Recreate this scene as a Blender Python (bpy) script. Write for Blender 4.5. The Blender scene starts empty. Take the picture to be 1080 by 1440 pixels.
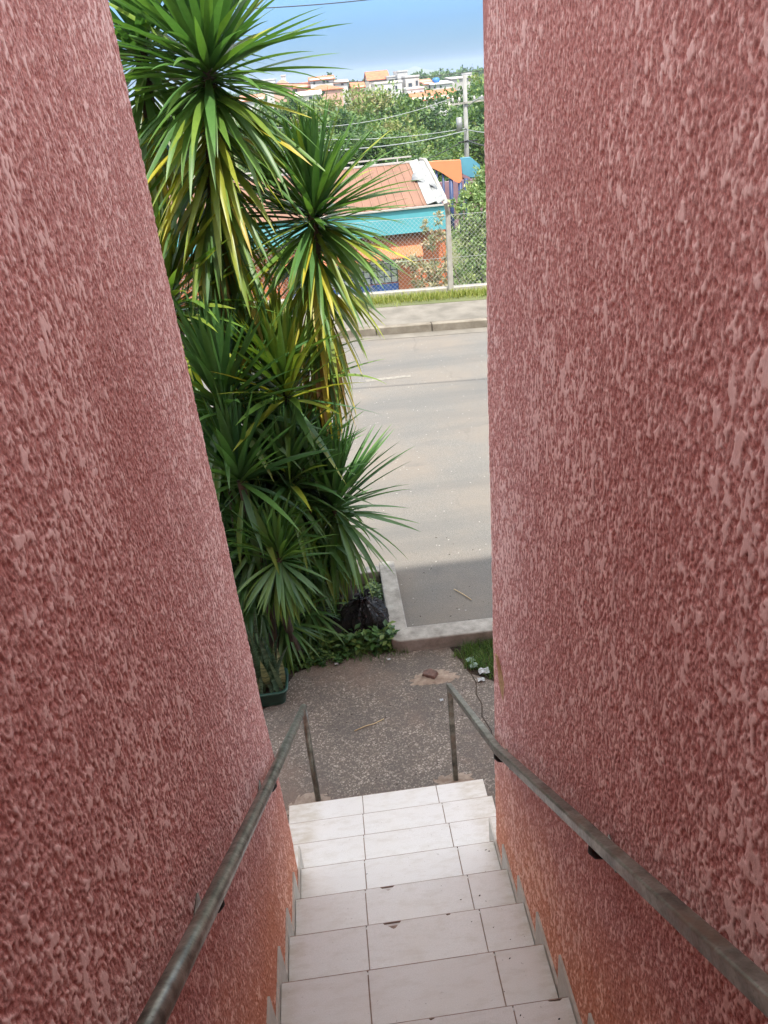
import bpy, math, random
import numpy as np
from mathutils import Vector, Matrix
R_ = math.radians
random.seed(7)
RNG = np.random.default_rng(11)
S = bpy.context.scene
COL = S.collection

# ------------------------------------------------------------------ camera (solved from the stairs)
PITCH, ROLL, YAW, FPX = 0.5172, -0.0966, 0.0512, 1072.85
CAM = Vector((0.1372, -3.2701, 3.8568))
_f = Vector((math.sin(YAW)*math.cos(PITCH), math.cos(YAW)*math.cos(PITCH), -math.sin(PITCH)))
_r = Vector((math.cos(YAW), -math.sin(YAW), 0)); _u = _r.cross(_f)
CR = _r*math.cos(ROLL)+_u*math.sin(ROLL); CU = _u*math.cos(ROLL)-_r*math.sin(ROLL)
def ray(px, py): return CR*((px-540)/FPX)-CU*((py-720)/FPX)+_f
def at(px, py, Y):                       # the place at depth Y seen at a pixel of the photo
    d = ray(px, py); return CAM+d*((Y-CAM.y)/d.y)
def atz(px, py, z):
    d = ray(px, py); return CAM+d*((z-CAM.z)/d.z)
cam = bpy.data.cameras.new('camera'); co = bpy.data.objects.new('camera', cam); COL.objects.link(co)
co.matrix_world = Matrix(((CR.x, CU.x, -_f.x, CAM.x), (CR.y, CU.y, -_f.y, CAM.y), (CR.z, CU.z, -_f.z, CAM.z), (0, 0, 0, 1)))
cam.sensor_fit = 'VERTICAL'; cam.sensor_height = 36; cam.lens = FPX/1440*36
cam.clip_start = 0.02; cam.clip_end = 20000
S.camera = co

G = -0.178          # ground level
T, RS = 0.28, 0.1782  # tread and riser
XL, XR = -0.322, 0.655   # wall planes
YF = -0.84          # facade

# ------------------------------------------------------------------ materials
def newmat(name):
    m = bpy.data.materials.new(name); m.use_nodes = True
    nt = m.node_tree; nt.nodes.clear()
    out = nt.nodes.new('ShaderNodeOutputMaterial'); b = nt.nodes.new('ShaderNodeBsdfPrincipled')
    nt.links.new(b.outputs[0], out.inputs[0])
    return m, nt, b, out
def nd(nt, typ, **kw):
    n = nt.nodes.new(typ)
    for k, v in kw.items():
        if k.startswith('i_'): n.inputs[k[2:].replace('_', ' ')].default_value = v
        else: setattr(n, k, v)
    return n
def coords(nt, scale=(1, 1, 1), kind='Object'):
    tc = nd(nt, 'ShaderNodeTexCoord'); mp = nd(nt, 'ShaderNodeMapping')
    mp.inputs['Scale'].default_value = scale
    nt.links.new(tc.outputs[kind], mp.inputs[0]); return mp.outputs[0]
def noise(nt, vec, scale, detail=4, rough=.55):
    n = nd(nt, 'ShaderNodeTexNoise'); n.inputs['Scale'].default_value = scale
    n.inputs['Detail'].default_value = detail; n.inputs['Roughness'].default_value = rough
    nt.links.new(vec, n.inputs['Vector']); return n.outputs['Fac']
def ramp(nt, fac, stops):
    r = nd(nt, 'ShaderNodeValToRGB'); el = r.color_ramp.elements
    while len(el) < len(stops): el.new(.5)
    for e, (p, c) in zip(el, stops):
        e.position = p; e.color = (c[0], c[1], c[2], 1) if not isinstance(c, (int, float)) else (c, c, c, 1)
    nt.links.new(fac, r.inputs[0]); return r.outputs[0]
def mix(nt, fac, a, b, mode='MIX'):
    m = nd(nt, 'ShaderNodeMix', data_type='RGBA', blend_type=mode)
    for sock, v in ((m.inputs[0], fac), (m.inputs[6], a), (m.inputs[7], b)):
        if hasattr(v, 'links'): nt.links.new(v, sock)
        elif isinstance(v, (int, float)): sock.default_value = v
        else: sock.default_value = (v[0], v[1], v[2], 1)
    return m.outputs[2]
def math_(nt, op, a, b=None, c=None):
    m = nd(nt, 'ShaderNodeMath', operation=op)
    for i, v in enumerate((a, b, c)):
        if v is None: continue
        if hasattr(v, 'links'): nt.links.new(v, m.inputs[i])
        else: m.inputs[i].default_value = v
    return m.outputs[0]
def bump(nt, b, h, strength, dist):
    n = nd(nt, 'ShaderNodeBump'); n.inputs['Strength'].default_value = strength; n.inputs['Distance'].default_value = dist
    nt.links.new(h, n.inputs['Height']); nt.links.new(n.outputs[0], b.inputs['Normal'])
def simple(name, c1, c2=None, scale=8, rough=.7, metal=0, bmp=0, bscale=None, bdist=.01, stretch=(1, 1, 1), lo=.35, hi=.65, spec=.5):
    m, nt, b, o = newmat(name)
    v = coords(nt, stretch); c2 = c2 or tuple(x*.8 for x in c1)
    f = noise(nt, v, scale, 6, .6)
    nt.links.new(ramp(nt, f, [(lo, c2), (hi, c1)]), b.inputs['Base Color'])
    b.inputs['Roughness'].default_value = rough; b.inputs['Metallic'].default_value = metal
    b.inputs['Specular IOR Level'].default_value = spec
    if bmp: bump(nt, b, noise(nt, v, bscale or scale*6, 6, .65), bmp, bdist)
    return m
M = {}
M['concrete'] = simple('old_concrete', (.36, .34, .30), (.20, .185, .16), 9, .9, 0, .6, 70, .006)
M['step_body'] = simple('step_mortar', (.20, .12, .075), (.10, .055, .035), 20, .95)
M['grout'] = simple('grout', (.36, .26, .20), (.22, .155, .12), 30, .95)
M['soil'] = simple('dark_soil', (.060, .040, .026), (.022, .016, .011), 14, 1, 0, .8, 60, .02)
M['sand'] = simple('sand_mortar', (.34, .27, .21), (.22, .16, .12), 22, .95, 0, .6, 120, .006)
M['brick'] = simple('broken_brick', (.20, .115, .09), (.10, .065, .055), 25, .9, 0, .7, 90, .006)
M['blackplastic'] = None
M['post_concrete'] = simple('cast_concrete', (.36, .34, .30), (.27, .25, .215), 6, .9, 0, .3, 60, .004)
M['pole'] = simple('pole_concrete', (.30, .295, .275), (.22, .215, .20), 3, .9)
M['wire'] = simple('galvanised_wire', (.62, .63, .61), (.48, .48, .47), 20, .5, .6)
M['cable'] = simple('black_cable', (.045, .045, .045), (.03, .03, .03), 3, .6)
M['cablepale'] = simple('grey_cable', (.34, .36, .35), (.24, .26, .25), 3, .5)
M['white'] = simple('white_paint', (.80, .79, .76), (.66, .64, .60), 1.3, .8)
M['offwhite'] = simple('cream_paint', (.66, .62, .54), (.50, .46, .38), 1.1, .85)
M['greywall'] = simple('grey_render', (.42, .40, .37), (.30, .28, .26), .8, .9)
M['pinkwall'] = simple('pink_render', (.55, .33, .25), (.45, .26, .2), .9, .9)
M['rooftile'] = simple('clay_roof', (.48, .165, .075), (.32, .10, .05), 1.4, .9)
M['rooftile_old'] = simple('faded_clay_roof', (.46, .20, .12), (.30, .13, .08), 1.1, .9)
M['palesheet'] = simple('pale_sheet_roof', (.60, .58, .54), (.45, .43, .40), 1.0, .7)
M['glassdark'] = simple('dark_window_glass', (.06, .07, .085), (.035, .04, .05), 2, .12)
M['cyan'] = simple('turquoise_paint', (.085, .33, .375), (.07, .28, .32), 1.2, .6)
M['orange'] = simple('orange_paint', (.52, .155, .055), (.44, .125, .045), 1.6, .8)
M['orange_sail'] = simple('orange_panel', (.60, .20, .085), (.53, .17, .07), .7, .7)
M['bluewall'] = simple('blue_paint', (.025, .12, .46), (.02, .09, .36), 1.5, .5)
M['bluemetal'] = simple('dark_blue_metal', (.020, .045, .13), (.016, .034, .10), 4, .5)
M['tealpanel'] = simple('teal_panel', (.075, .25, .33), (.06, .20, .28), 1.2, .6)
M['purplewall'] = simple('mauve_paint', (.24, .14, .16), (.18, .10, .12), 1.4, .8)
M['frosted'] = simple('frosted_window_glass', (.70, .75, .74), (.52, .58, .58), 2.2, .3)
M['sheetmetal'] = simple('bare_sheet_metal', (.38, .39, .38), (.22, .22, .21), 2, .45, .4)
M['litterwhite'] = simple('white_plastic', (.46, .48, .48), (.34, .37, .38), 40, .35)
M['littergreen'] = simple('pale_green_plastic', (.30, .40, .34), (.22, .31, .27), 40, .35)
M['wood'] = simple('raw_wood', (.62, .48, .27), (.45, .32, .17), 18, .75, 0, .3, 120, .002, (14, 14, 1))
M['bark'] = simple('grey_bark', (.10, .078, .055), (.045, .035, .026), 12, .95, 0, .8, 40, .015, (1, 1, .35))
M['potgreen'] = simple('green_plastic_pot', (.022, .075, .055), (.016, .055, .042), 10, .45)
M['asphaltline'] = simple('worn_road_paint', (.235, .215, .18), (.15, .14, .12), 14, .9)
M['bluetank'] = simple('blue_tank', (.03, .16, .42), (.025, .12, .34), 2, .5)

def mat_plastic():
    m, nt, b, o = newmat('black_garbage_plastic')
    v = coords(nt)
    b.inputs['Base Color'].default_value = (.014, .014, .016, 1); b.inputs['Roughness'].default_value = .17; b.inputs['Specular IOR Level'].default_value = .7
    bump(nt, b, ramp(nt, noise(nt, v, 22, 5, .6), [(.40, 0.0), (.5, 1.0), (.6, 0.0)]), .9, .012); return m
M['blackplastic'] = mat_plastic()

def mat_wall():
    m, nt, b, o = newmat('pink_textured_plaster')
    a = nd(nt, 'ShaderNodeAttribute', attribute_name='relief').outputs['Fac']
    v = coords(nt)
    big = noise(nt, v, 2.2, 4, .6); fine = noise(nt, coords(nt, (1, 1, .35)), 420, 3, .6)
    pits = ramp(nt, big, [(.3, (.50, .190, .158)), (.7, (.59, .240, .205))])  # relief shading put into the colour: darker pits, paler worn tops
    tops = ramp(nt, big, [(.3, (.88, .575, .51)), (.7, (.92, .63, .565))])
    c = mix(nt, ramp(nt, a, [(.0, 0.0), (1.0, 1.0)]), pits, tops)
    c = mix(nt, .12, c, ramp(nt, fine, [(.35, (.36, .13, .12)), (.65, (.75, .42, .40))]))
    # colour turns salmon low down, along the flight of stairs
    sep = nd(nt, 'ShaderNodeSeparateXYZ'); nt.links.new(v, sep.inputs[0])
    hgt = math_(nt, 'ADD', sep.outputs[2], math_(nt, 'MULTIPLY', sep.outputs[1], RS/T))
    hgt = math_(nt, 'ADD', hgt, math_(nt, 'MULTIPLY', noise(nt, v, 3.5, 4, .6), .55))
    low = ramp(nt, hgt, [(.45, 1.0), (1.25, 0.0)])
    grit_shade = noise(nt, coords(nt, (1, 1, .6)), 175, 3, .7)
    c = mix(nt, math_(nt, 'MULTIPLY', ramp(nt, grit_shade, [(.42, .60), (.51, 0.0)]), ramp(nt, a, [(.3, 1.0), (.75, .12)])), c, (.28, .10, .088))  # dark specks painted as shade in the small pits
    c = mix(nt, math_(nt, 'MULTIPLY', ramp(nt, grit_shade, [(.54, 0.0), (.64, .6)]), ramp(nt, a, [(.1, .4), (.5, 1.0)])), c, (.90, .64, .59))
    # rain streaks and soot drifting down the face
    stn = noise(nt, coords(nt, (1, 5, .5)), 3.2, 5, .6)
    c = mix(nt, ramp(nt, stn, [(.56, 0.0), (.74, .30)]), c, (.30, .125, .105))
    drt = noise(nt, v, 7, 5, .7)
    c = mix(nt, ramp(nt, drt, [(.60, 0.0), (.74, .22)]), c, (.70, .50, .47))
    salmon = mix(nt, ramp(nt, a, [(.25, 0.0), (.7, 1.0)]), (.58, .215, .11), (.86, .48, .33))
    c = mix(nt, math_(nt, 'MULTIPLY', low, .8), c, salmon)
    nt.links.new(c, b.inputs['Base Color'])
    b.inputs['Roughness'].default_value = .78; b.inputs['Specular IOR Level'].default_value = .22
    bump(nt, b, grit_shade, .30, .0025)
    return m
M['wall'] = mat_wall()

def mat_tile():
    m, nt, b, o = newmat('white_ceramic_tile')
    v = coords(nt)
    f = noise(nt, v, 260, 2, .5); g = noise(nt, v, 5, 5, .65); h = noise(nt, v, 55, 3, .6)
    c = ramp(nt, f, [(.3, (.63, .605, .57)), (.7, (.715, .69, .655))])
    c = mix(nt, ramp(nt, g, [(.45, 0.0), (.75, .55)]), c, (.66, .62, .56))
    w2 = noise(nt, coords(nt, (1, 3, 1)), 9, 6, .7)
    c = mix(nt, ramp(nt, w2, [(.48, 0.0), (.70, .48)]), c, (.52, .47, .40))
    sx = nd(nt, 'ShaderNodeSeparateXYZ'); nt.links.new(v, sx.inputs[0])
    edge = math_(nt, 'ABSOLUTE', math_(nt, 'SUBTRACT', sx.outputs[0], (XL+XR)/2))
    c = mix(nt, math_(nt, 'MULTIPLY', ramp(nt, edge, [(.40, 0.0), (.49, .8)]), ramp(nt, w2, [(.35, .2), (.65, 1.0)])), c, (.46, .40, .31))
    c = mix(nt, ramp(nt, h, [(.68, 0.0), (.74, .55)]), c, (.34, .30, .26))
    nt.links.new(c, b.inputs['Base Color'])
    nt.links.new(ramp(nt, g, [(.3, .34), (.7, .5)]), b.inputs['Roughness'])
    bump(nt, b, f, .05, .001); return m
M['tile'] = mat_tile()

def mat_pipe():
    m, nt, b, o = newmat('galvanised_pipe')
    v = coords(nt, (1, 1, 1)); g = noise(nt, v, 16, 6, .65); f = noise(nt, v, 130, 4, .6)
    c = ramp(nt, g, [(.35, (.10, .098, .08)), (.55, (.24, .235, .195)), (.75, (.40, .40, .35))])
    c = mix(nt, ramp(nt, f, [(.60, 0.0), (.74, .6)]), c, (.055, .042, .03))
    rz = noise(nt, v, 5.5, 5, .7)
    c = mix(nt, ramp(nt, rz, [(.54, 0.0), (.66, .7)]), c, (.115, .062, .036))
    b_m = ramp(nt, rz, [(.54, .65), (.66, .1)]); nt.links.new(b_m, b.inputs['Metallic']); nt.links.new(c, b.inputs['Base Color'])
    nt.links.new(ramp(nt, f, [(.3, .28), (.7, .48)]), b.inputs['Roughness'])
    bump(nt, b, f, .12, .002); return m
M['pipe'] = mat_pipe()
M['skirt'] = simple('skirting_tile', (.50, .46, .39), (.40, .36, .30), 30, .45)
M['darkiron'] = simple('dark_iron', (.03, .028, .025), (.015, .014, .013), 30, .6, .3)

def mat_aggregate():
    m, nt, b, o = newmat('exposed_aggregate_concrete')
    v = coords(nt)
    vo = nd(nt, 'ShaderNodeTexVoronoi'); vo.inputs['Scale'].default_value = 78
    wv = nd(nt, 'ShaderNodeVectorMath', operation='ADD')
    nz = nd(nt, 'ShaderNodeTexNoise'); nz.inputs['Scale'].default_value = 45; nz.inputs['Detail'].default_value = 2
    nt.links.new(v, nz.inputs['Vector'])
    sc = nd(nt, 'ShaderNodeVectorMath', operation='SCALE'); sc.inputs['Scale'].default_value = .035
    nt.links.new(nz.outputs['Color'], sc.inputs[0]); nt.links.new(v, wv.inputs[0]); nt.links.new(sc.outputs[0], wv.inputs[1])
    nt.links.new(wv.outputs[0], vo.inputs['Vector'])
    sepc = nd(nt, 'ShaderNodeSeparateColor'); nt.links.new(vo.outputs['Color'], sepc.inputs[0])
    stone = ramp(nt, sepc.outputs[0], [(.0, (.108, .086, .068)), (.30, (.155, .126, .10)), (.55, (.23, .192, .156)), (.95, (.40, .345, .29))])
    edge = ramp(nt, vo.outputs['Distance'], [(.35, 1.0), (.62, 0.0)])
    c = mix(nt, edge, (.128, .103, .083), stone)
    big = noise(nt, v, 2.4, 5, .65)
    c = mix(nt, ramp(nt, big, [(.40, 0.0), (.62, .75)]), c, (.095, .082, .071))
    mud = noise(nt, v, 1.3, 4, .6)
    c = mix(nt, ramp(nt, mud, [(.48, 0.0), (.68, .65)]), c, (.20, .135, .10))
    nt.links.new(c, b.inputs['Base Color']); b.inputs['Roughness'].default_value = .85
    bump(nt, b, edge, .5, .004); return m
M['aggregate'] = mat_aggregate()

def mat_asphalt():
    m, nt, b, o = newmat('dusty_asphalt')
    v = coords(nt)
    f = noise(nt, v, 110, 3, .7); g = noise(nt, v, .55, 6, .62)
    vs = coords(nt, (.14, 1, 1)); st = noise(nt, vs, 1.1, 5, .6)
    c = ramp(nt, f, [(.30, (.078, .074, .066)), (.50, (.134, .126, .112)), (.72, (.21, .20, .18))])
    c = mix(nt, ramp(nt, g, [(.40, 0.0), (.62, .75)]), c, (.175, .146, .115))
    c = mix(nt, ramp(nt, st, [(.46, 0.0), (.66, .7)]), c, (.096, .094, .088))
    sp = nd(nt, 'ShaderNodeTexVoronoi'); sp.inputs['Scale'].default_value = 38; nt.links.new(v, sp.inputs['Vector'])
    sc = nd(nt, 'ShaderNodeSeparateColor'); nt.links.new(sp.outputs['Color'], sc.inputs[0])
    fl = math_(nt, 'MULTIPLY', math_(nt, 'GREATER_THAN', sc.outputs[0], .985), math_(nt, 'LESS_THAN', sp.outputs['Distance'], .32))
    c = mix(nt, fl, c, (.27, .255, .225))
    wob = nd(nt, 'ShaderNodeTexNoise'); wob.inputs['Scale'].default_value = 1.6; wob.inputs['Detail'].default_value = 5; nt.links.new(v, wob.inputs['Vector'])
    wsc = nd(nt, 'ShaderNodeVectorMath', operation='SCALE'); wsc.inputs['Scale'].default_value = .8; nt.links.new(wob.outputs['Color'], wsc.inputs[0])
    wad = nd(nt, 'ShaderNodeVectorMath', operation='ADD'); nt.links.new(v, wad.inputs[0]); nt.links.new(wsc.outputs[0], wad.inputs[1])
    cv = nd(nt, 'ShaderNodeTexVoronoi', feature='DISTANCE_TO_EDGE'); cv.inputs['Scale'].default_value = .42; nt.links.new(wad.outputs[0], cv.inputs['Vector'])
    crk = math_(nt, 'MULTIPLY', ramp(nt, cv.outputs['Distance'], [(.003, 1.0), (.009, 0.0)]), ramp(nt, g, [(.45, 0.0), (.6, .35)]))
    c = mix(nt, crk, c, (.07, .065, .058))
    oil = noise(nt, coords(nt, (.5, 1, 1)), 2.1, 5, .65)
    c = mix(nt, ramp(nt, oil, [(.62, 0.0), (.76, .45)]), c, (.085, .082, .08))
    nt.links.new(c, b.inputs['Base Color']); b.inputs['Roughness'].default_value = .9
    bump(nt, b, f, .5, .006); return m
M['asphalt'] = mat_asphalt()
M['sidewalk'] = simple('worn_pavement', (.18, .162, .135), (.115, .103, .084), 2.4, .95, 0, .4, 60, .006)
M['kerb'] = simple('street_kerb', (.21, .185, .145), (.12, .10, .075), 3.5, .95, 0, .5, 40, .008)
M['terrain'] = simple('grassy_ground', (.115, .13, .045), (.075, .085, .035), .35, 1)

def mat_leaf(name, stops, rough=.35, trans=.3, tcol=(1.25, 1.35, .7), stripes=False):
    m, nt, b, o = newmat(name)
    a = nd(nt, 'ShaderNodeAttribute', attribute_name='tone').outputs['Fac']
    c = ramp(nt, a, stops)
    v = coords(nt); c = mix(nt, .25, c, ramp(nt, noise(nt, v, 30, 3), [(.3, .35), (.7, 1.0)]), 'MULTIPLY')
    nt.links.new(c, b.inputs['Base Color']); b.inputs['Roughness'].default_value = rough
    t = nd(nt, 'ShaderNodeBsdfTranslucent'); mx = nd(nt, 'ShaderNodeMixShader'); mx.inputs[0].default_value = trans
    nt.links.new(mix(nt, 1, c, tcol, 'MULTIPLY'), t.inputs[0])
    nt.links.new(b.outputs[0], mx.inputs[1]); nt.links.new(t.outputs[0], mx.inputs[2]); nt.links.new(mx.outputs[0], o.inputs[0])
    return m
M['yucca'] = mat_leaf('yucca_leaf', [(0, (.046, .125, .046)), (.25, (.082, .19, .05)), (.45, (.13, .24, .04)), (.62, (.34, .36, .04)), (.82, (.52, .44, .045)), (1, (.42, .29, .13))], .42)
M['snake'] = mat_leaf('snake_plant_leaf', [(0, (.06, .12, .07)), (.5, (.14, .22, .13)), (1, (.40, .40, .20))], .4, .1)
nt = M['snake'].node_tree; b_ = [n for n in nt.nodes if n.type == 'BSDF_PRINCIPLED'][0]; src = b_.inputs['Base Color'].links[0].from_socket
nt.links.new(mix(nt, ramp(nt, noise(nt, coords(nt, (9, 9, 70)), 1, 3), [(.42, 0.0), (.56, .75)]), src, (.012, .035, .018)), b_.inputs['Base Color'])
M['weed'] = mat_leaf('weed_leaf', [(0, (.028, .08, .02)), (.5, (.075, .165, .04)), (1, (.19, .27, .07))], .5, .3)
M['grass'] = mat_leaf('grass_blade', [(0, (.13, .19, .03)), (.5, (.26, .29, .05)), (1, (.42, .37, .13))], .6, .3)
M['treeleaf'] = mat_leaf('tree_leaf', [(0, (.036, .088, .022)), (.35, (.098, .18, .036)), (.65, (.185, .25, .05)), (1, (.27, .24, .10))], .5, .25)
M['bushleaf'] = mat_leaf('olive_leaf', [(0, (.08, .15, .045)), (.5, (.19, .29, .095)), (1, (.34, .39, .15))], .5, .2)
M['dryleaf'] = mat_leaf('curled_leaf', [(0, (.15, .19, .08)), (.5, (.29, .30, .16)), (1, (.42, .32, .20))], .6, .2)

# ------------------------------------------------------------------ mesh helpers
class MB:
    def __init__(s): s.v = []; s.f = []; s.tone = []
    def add(s, vs, fs, tone=0.):
        n = len(s.v); s.v += [tuple(p) for p in vs]; s.f += [tuple(i+n for i in f) for f in fs]; s.tone += [tone]*len(vs)
    def box(s, x0, x1, y0, y1, z0, z1, mtx=None):
        vs = [Vector((x, y, z)) for z in (z0, z1) for y in (y0, y1) for x in (x0, x1)]
        if mtx is not None: vs = [mtx @ p for p in vs]
        s.add(vs, [(0, 2, 3, 1), (4, 5, 7, 6), (0, 1, 5, 4), (2, 6, 7, 3), (0, 4, 6, 2), (1, 3, 7, 5)])
    def prism(s, poly, axis, a, b):       # poly of 2D points extruded along axis from a to b
        def P(p, t): return {'x': (t, p[0], p[1]), 'y': (p[0], t, p[1]), 'z': (p[0], p[1], t)}[axis]
        n = len(poly); vs = [P(p, a) for p in poly]+[P(p, b) for p in poly]
        s.add(vs, [tuple(range(n))[::-1], tuple(range(n, 2*n))]+[(i, (i+1) % n, n+(i+1) % n, n+i) for i in range(n)])
    def bar(s, a, b, w, h=None, up=(0, 0, 1)):
        a, b = Vector(a), Vector(b); d = (b-a).normalized(); h = h or w
        x = d.cross(Vector(up))
        if x.length < 1e-4: x = d.cross(Vector((0, 1, 0)))
        x.normalize(); y = x.cross(d)
        vs = [p+x*(sx*w/2)+y*(sy*h/2) for p in (a, b) for sx, sy in ((-1, -1), (1, -1), (1, 1), (-1, 1))]
        s.add(vs, [(0, 1, 2, 3), (7, 6, 5, 4)]+[(i, i+4, (i+1) % 4+4, (i+1) % 4) for i in range(4)])
    def tube(s, pts, r, n=8, cap=True, square=False):
        pts = [Vector(p) for p in pts]; rr = r if hasattr(r, '__len__') else [r]*len(pts)
        vs = []; prev = None
        for i, p in enumerate(pts):
            d = (pts[min(i+1, len(pts)-1)]-pts[max(i-1, 0)]).normalized()
            if prev is None:
                x = d.cross(Vector((0, 0, 1)))
                if x.length < 1e-3: x = Vector((1, 0, 0))
            else: x = prev-d*prev.dot(d)
            x.normalize(); prev = x; y = d.cross(x)
            for k in range(n):
                t = 2*math.pi*k/n; c, q = math.cos(t), math.sin(t)
                if square:
                    t = 2*math.pi*(k+.5)/n; c, q = math.cos(t), math.sin(t); c, q = (math.copysign(1 if abs(c) > abs(q) else .78, c), math.copysign(1 if abs(q) > abs(c) else .78, q))
                vs.append(p+(x*c+y*q)*rr[i])
        L = len(pts); fs = [(i*n+k, i*n+(k+1) % n, (i+1)*n+(k+1) % n, (i+1)*n+k) for i in range(L-1) for k in range(n)]
        if cap: fs += [tuple(range(n))[::-1], tuple(range((L-1)*n, L*n))]
        s.add(vs, fs)
    def build(s, name, m, parent=None, smooth=False, bevel=0, seg=2):
        me = bpy.data.meshes.new(name); me.from_pydata(s.v, [], s.f); me.update()
        me.materials.append(m)
        if any(s.tone):
            at_ = me.attributes.new('tone', 'FLOAT', 'POINT'); at_.data.foreach_set('value', np.array(s.tone, dtype=np.float32))
        o = bpy.data.objects.new(name, me); COL.objects.link(o)
        if smooth: me.polygons.foreach_set('use_smooth', [True]*len(me.polygons))
        if bevel:
            bv = o.modifiers.new('bevel', 'BEVEL'); bv.width = bevel; bv.segments = seg; bv.limit_method = 'ANGLE'
        if parent is not None: adopt(o, parent)
        return o
def adopt(o, p):
    o.parent = p; o.matrix_parent_inverse = Matrix.Translation(p.location).inverted() if p.parent is None else Matrix()
def tag(o, label=None, cat=None, group=None, kind=None):
    if label: o['label'] = label
    if cat: o['category'] = cat
    if group: o['group'] = group
    if kind: o['kind'] = kind
    return o
def empty(name, loc, label, cat, group=None):
    o = bpy.data.objects.new(name, None); COL.objects.link(o); o.location = loc; o.empty_display_size = .1
    return tag(o, label, cat, group)
def npmesh(name, V, F, m, tone=None, parent=None, smooth=False, attr='tone'):
    me = bpy.data.meshes.new(name); V = np.asarray(V, np.float32); F = np.asarray(F, np.int32)
    k = F.shape[1]
    me.vertices.add(len(V)); me.vertices.foreach_set('co', V.ravel())
    me.loops.add(F.size); me.loops.foreach_set('vertex_index', F.ravel())
    me.polygons.add(len(F)); me.polygons.foreach_set('loop_start', np.arange(0, F.size, k, dtype=np.int32))
    me.update(calc_edges=True); me.validate()
    if smooth: me.polygons.foreach_set('use_smooth', np.ones(len(me.polygons), bool))
    if tone is not None:
        a = me.attributes.new(attr, 'FLOAT', 'POINT'); a.data.foreach_set('value', np.asarray(tone, np.float32))
    me.materials.append(m)
    o = bpy.data.objects.new(name, me); COL.objects.link(o)
    if parent is not None: adopt(o, parent)
    return o

# ------------------------------------------------------------------ light
SUN_EL, SUN_AZ = R_(62.0), R_(180-20)       # azimuth clockwise from +Y: the sun stands behind the building
W = bpy.data.worlds.new('World'); S.world = W; W.use_nodes = True
nt = W.node_tree; nt.nodes.clear()
sky = nt.nodes.new('ShaderNodeTexSky'); sky.sky_type = 'NISHITA'; sky.sun_disc = False
sky.sun_elevation = SUN_EL; sky.sun_rotation = SUN_AZ; sky.air_density = 1.0; sky.dust_density = 1.2; sky.ozone_density = 1.6
bg = nt.nodes.new('ShaderNodeBackground'); bg.inputs[1].default_value = .15
wo = nt.nodes.new('ShaderNodeOutputWorld'); nt.links.new(bg.outputs[0], wo.inputs[0])
# bright broken cumulus added overhead, out of view, as fill light, a clear blue band down to the horizon
tc = nd(nt, 'ShaderNodeTexCoord'); sp_ = nd(nt, 'ShaderNodeSeparateXYZ'); nt.links.new(tc.outputs['Generated'], sp_.inputs[0])
cl = noise(nt, tc.outputs['Generated'], 2.6, 7, .58)
elev = ramp(nt, sp_.outputs[2], [(.16, 0.0), (.42, 1.0)])
cov = math_(nt, 'MULTIPLY', ramp(nt, cl, [(.34, 0.0), (.52, 1.0)]), elev)
low = ramp(nt, sp_.outputs[2], [(.0, (.14, .255, .43)), (.05, (.15, .255, .44)), (.30, (.60, .80, 1.0)), (.6, (1, 1, 1))])
skyc = mix(nt, 1, sky.outputs[0], low, 'MULTIPLY')
nt.links.new(mix(nt, cov, skyc, (7.4, 7.35, 7.3)), bg.inputs[0])
sl = bpy.data.lights.new('sun', 'SUN'); sl.energy = 2.6; sl.angle = R_(.5); sl.color = (1, .955, .88)
so = bpy.data.objects.new('sun', sl); COL.objects.link(so)
sd = Vector((math.sin(SUN_AZ)*math.cos(SUN_EL), math.cos(SUN_AZ)*math.cos(SUN_EL), math.sin(SUN_EL)))
so.rotation_euler = sd.to_track_quat('Z', 'Y').to_euler(); so.location = (0, -20, 40)
S.view_settings.view_transform = 'Standard'; S.view_settings.look = 'None'
S.view_settings.exposure = 1.5; S.view_settings.gamma = 1
S.cycles.max_bounces = 10; S.cycles.diffuse_bounces = 6; S.cycles.transparent_max_bounces = 8
S.cycles.use_denoising = True

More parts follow.
